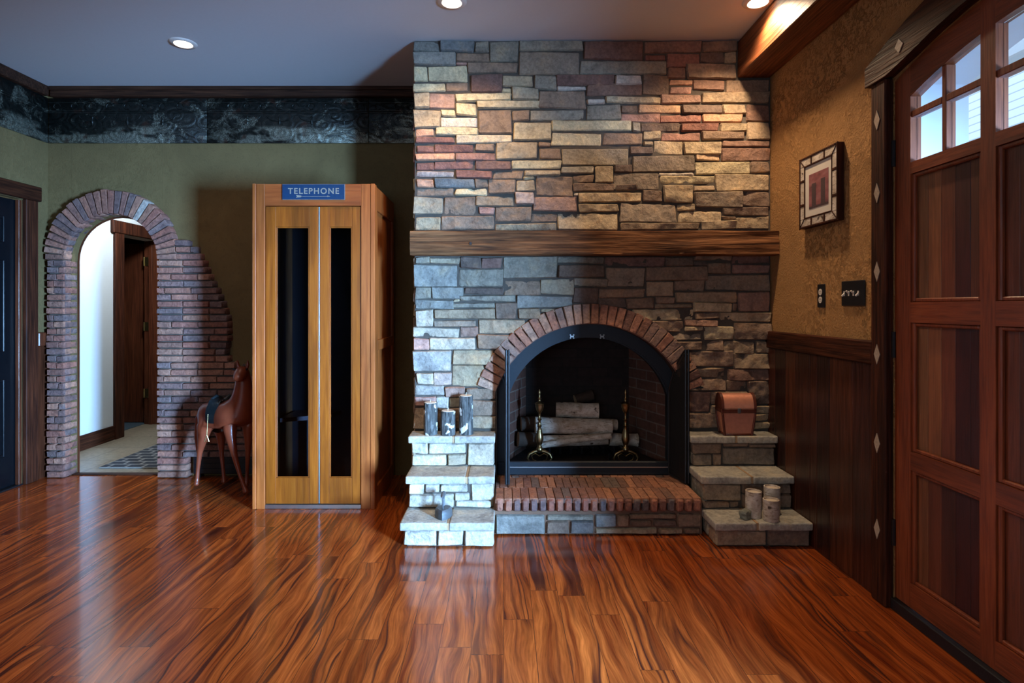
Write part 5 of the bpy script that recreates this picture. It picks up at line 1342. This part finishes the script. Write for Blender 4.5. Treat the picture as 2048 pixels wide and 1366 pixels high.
for sy, sz in ((0, 0), (0, 1), (1, 0), (1, 1)):
    ya = PY0 if sy == 0 else PY1; za = PZ0 if sz == 0 else PZ1
    yb_ = ya+(w-.004)*(1 if sy == 0 else -1); zb = za+(w-.004)*(1 if sz == 0 else -1)
    tube(bm, [(xf+0.001, ya, za), (xf+0.001, yb_, zb)], 0.004, 6)
frm = obj('frame', bm, M['dark_wood_z'], pic)
bm = NB()
ty = [PY0+.010, PY0+(PY1-PY0)*.33-.006, PY0+(PY1-PY0)*.33+.006, PY0+(PY1-PY0)*.67-.006, PY0+(PY1-PY0)*.67+.006, PY1-.010]
tz = [PZ0+.010, PZ0+(PZ1-PZ0)*.33-.006, PZ0+(PZ1-PZ0)*.33+.006, PZ0+(PZ1-PZ0)*.67-.006, PZ0+(PZ1-PZ0)*.67+.006, PZ1-.010]
for i in (0, 2, 4):
    bx(bm, xf, xf+.006, ty[i]+.001, ty[i+1]-.001, PZ0+.0105, PZ0+w-.009, 0.001); bx(bm, xf, xf+.006, ty[i]+.001, ty[i+1]-.001, PZ1-w+.009, PZ1-.0105, 0.001)
    if i == 2:
        bx(bm, xf, xf+.006, PY0+.0105, PY0+w-.009, tz[i]+.001, tz[i+1]-.001, 0.001); bx(bm, xf, xf+.006, PY1-w+.009, PY1-.0105, tz[i]+.001, tz[i+1]-.001, 0.001)
    elif i == 0:
        for ya, yb_ in ((PY0+.0105, PY0+w-.009), (PY1-w+.009, PY1-.0105)): bx(bm, xf, xf+.006, ya, yb_, PZ0+w-.007, tz[1]-.001, 0.001)
    else:
        for ya, yb_ in ((PY0+.0105, PY0+w-.009), (PY1-w+.009, PY1-.0105)): bx(bm, xf, xf+.006, ya, yb_, tz[4]+.001, PZ1-w+.007, 0.001)
bk = birch_mat(); bk.name = 'birch_inlay'
obj('bark_inlay', bm, bk, frm)
bm = NB(); bx(bm, xf+.003, xf+.0063, PY0+w, PY1-w, PZ0+w, PZ1-w); obj('mat_board', bm, M['mat_board'], pic)
ay0, ay1, az0, az1 = PY0+w+.030, PY1-w-.040, PZ0+w+.04, PZ1-w-.05
bm = NB(); bx(bm, xf+.0018, xf+.0029, ay0, ay1, az0, az1); art = obj('print', bm, M['art'], pic)
bm = NB()
for yy, w_, h_ in ((ay1-0.05, 0.040, 0.135), (ay0+0.05, 0.040, 0.145)): bx(bm, xf+.0012, xf+.0017, yy-w_/2, yy+w_/2, az0+0.012, az0+h_)
bx(bm, xf+.0012, xf+.0017, ay0+.002, ay1-.002, az0+.001, az0+.0115)
obj('dark_shapes', bm, M['art_dark'], art)

# outlet and switches
ot = thing('power_outlet', 'black power outlet plate with two ivory sockets on the ochre wall', 'outlet', (XW, 3.105, 1.385))
bm = NB(); bx(bm, XW-0.007, XW-0.001, 3.070, 3.140, 1.322, 1.448, 0.002); obj('plate', bm, M['plate'], ot)
for z in (1.363, 1.405):
    bm = NB(); pts = [Vector((XW-0.0095, 3.107+0.016*math.cos(a), z+0.0175*math.sin(a))) for a in [2*PI*i/16 for i in range(16)]]
    prism(bm, pts, (0.002, 0, 0)); so_ = obj('socket', bm, M['plastic'], ot)
    bm = NB()
    for dy in (-0.006, 0.006): bx(bm, XW-0.0102, XW-0.0096, 3.107+dy-0.001, 3.107+dy+0.001, z-0.001, z+0.008)
    bx(bm, XW-0.0102, XW-0.0096, 3.105, 3.109, z-0.010, z-0.006); obj('slot', bm, M['plate'], so_)
sw = thing('light_switch', 'black four gang switch plate with ivory toggles by the door casing', 'light switch', (XW, 2.82, 1.39))
bm = NB(); bx(bm, XW-0.009, XW-0.001, 2.728, 2.913, 1.330, 1.455, 0.003); obj('plate', bm, M['plate'], sw)
for i in range(4):
    y = 2.887-i*0.038; up = i in (1, 2)
    bm = NB(); s = 1 if up else -1
    tube(bm, [(XW-0.008, y, 1.392), (XW-0.022, y, 1.392+s*0.013)], [0.0055, 0.0045], 8); bx(bm, XW-0.0105, XW-0.0092, y-0.005, y+0.005, 1.380, 1.404)
    obj('toggle', bm, M['plastic'], sw, smooth=60)
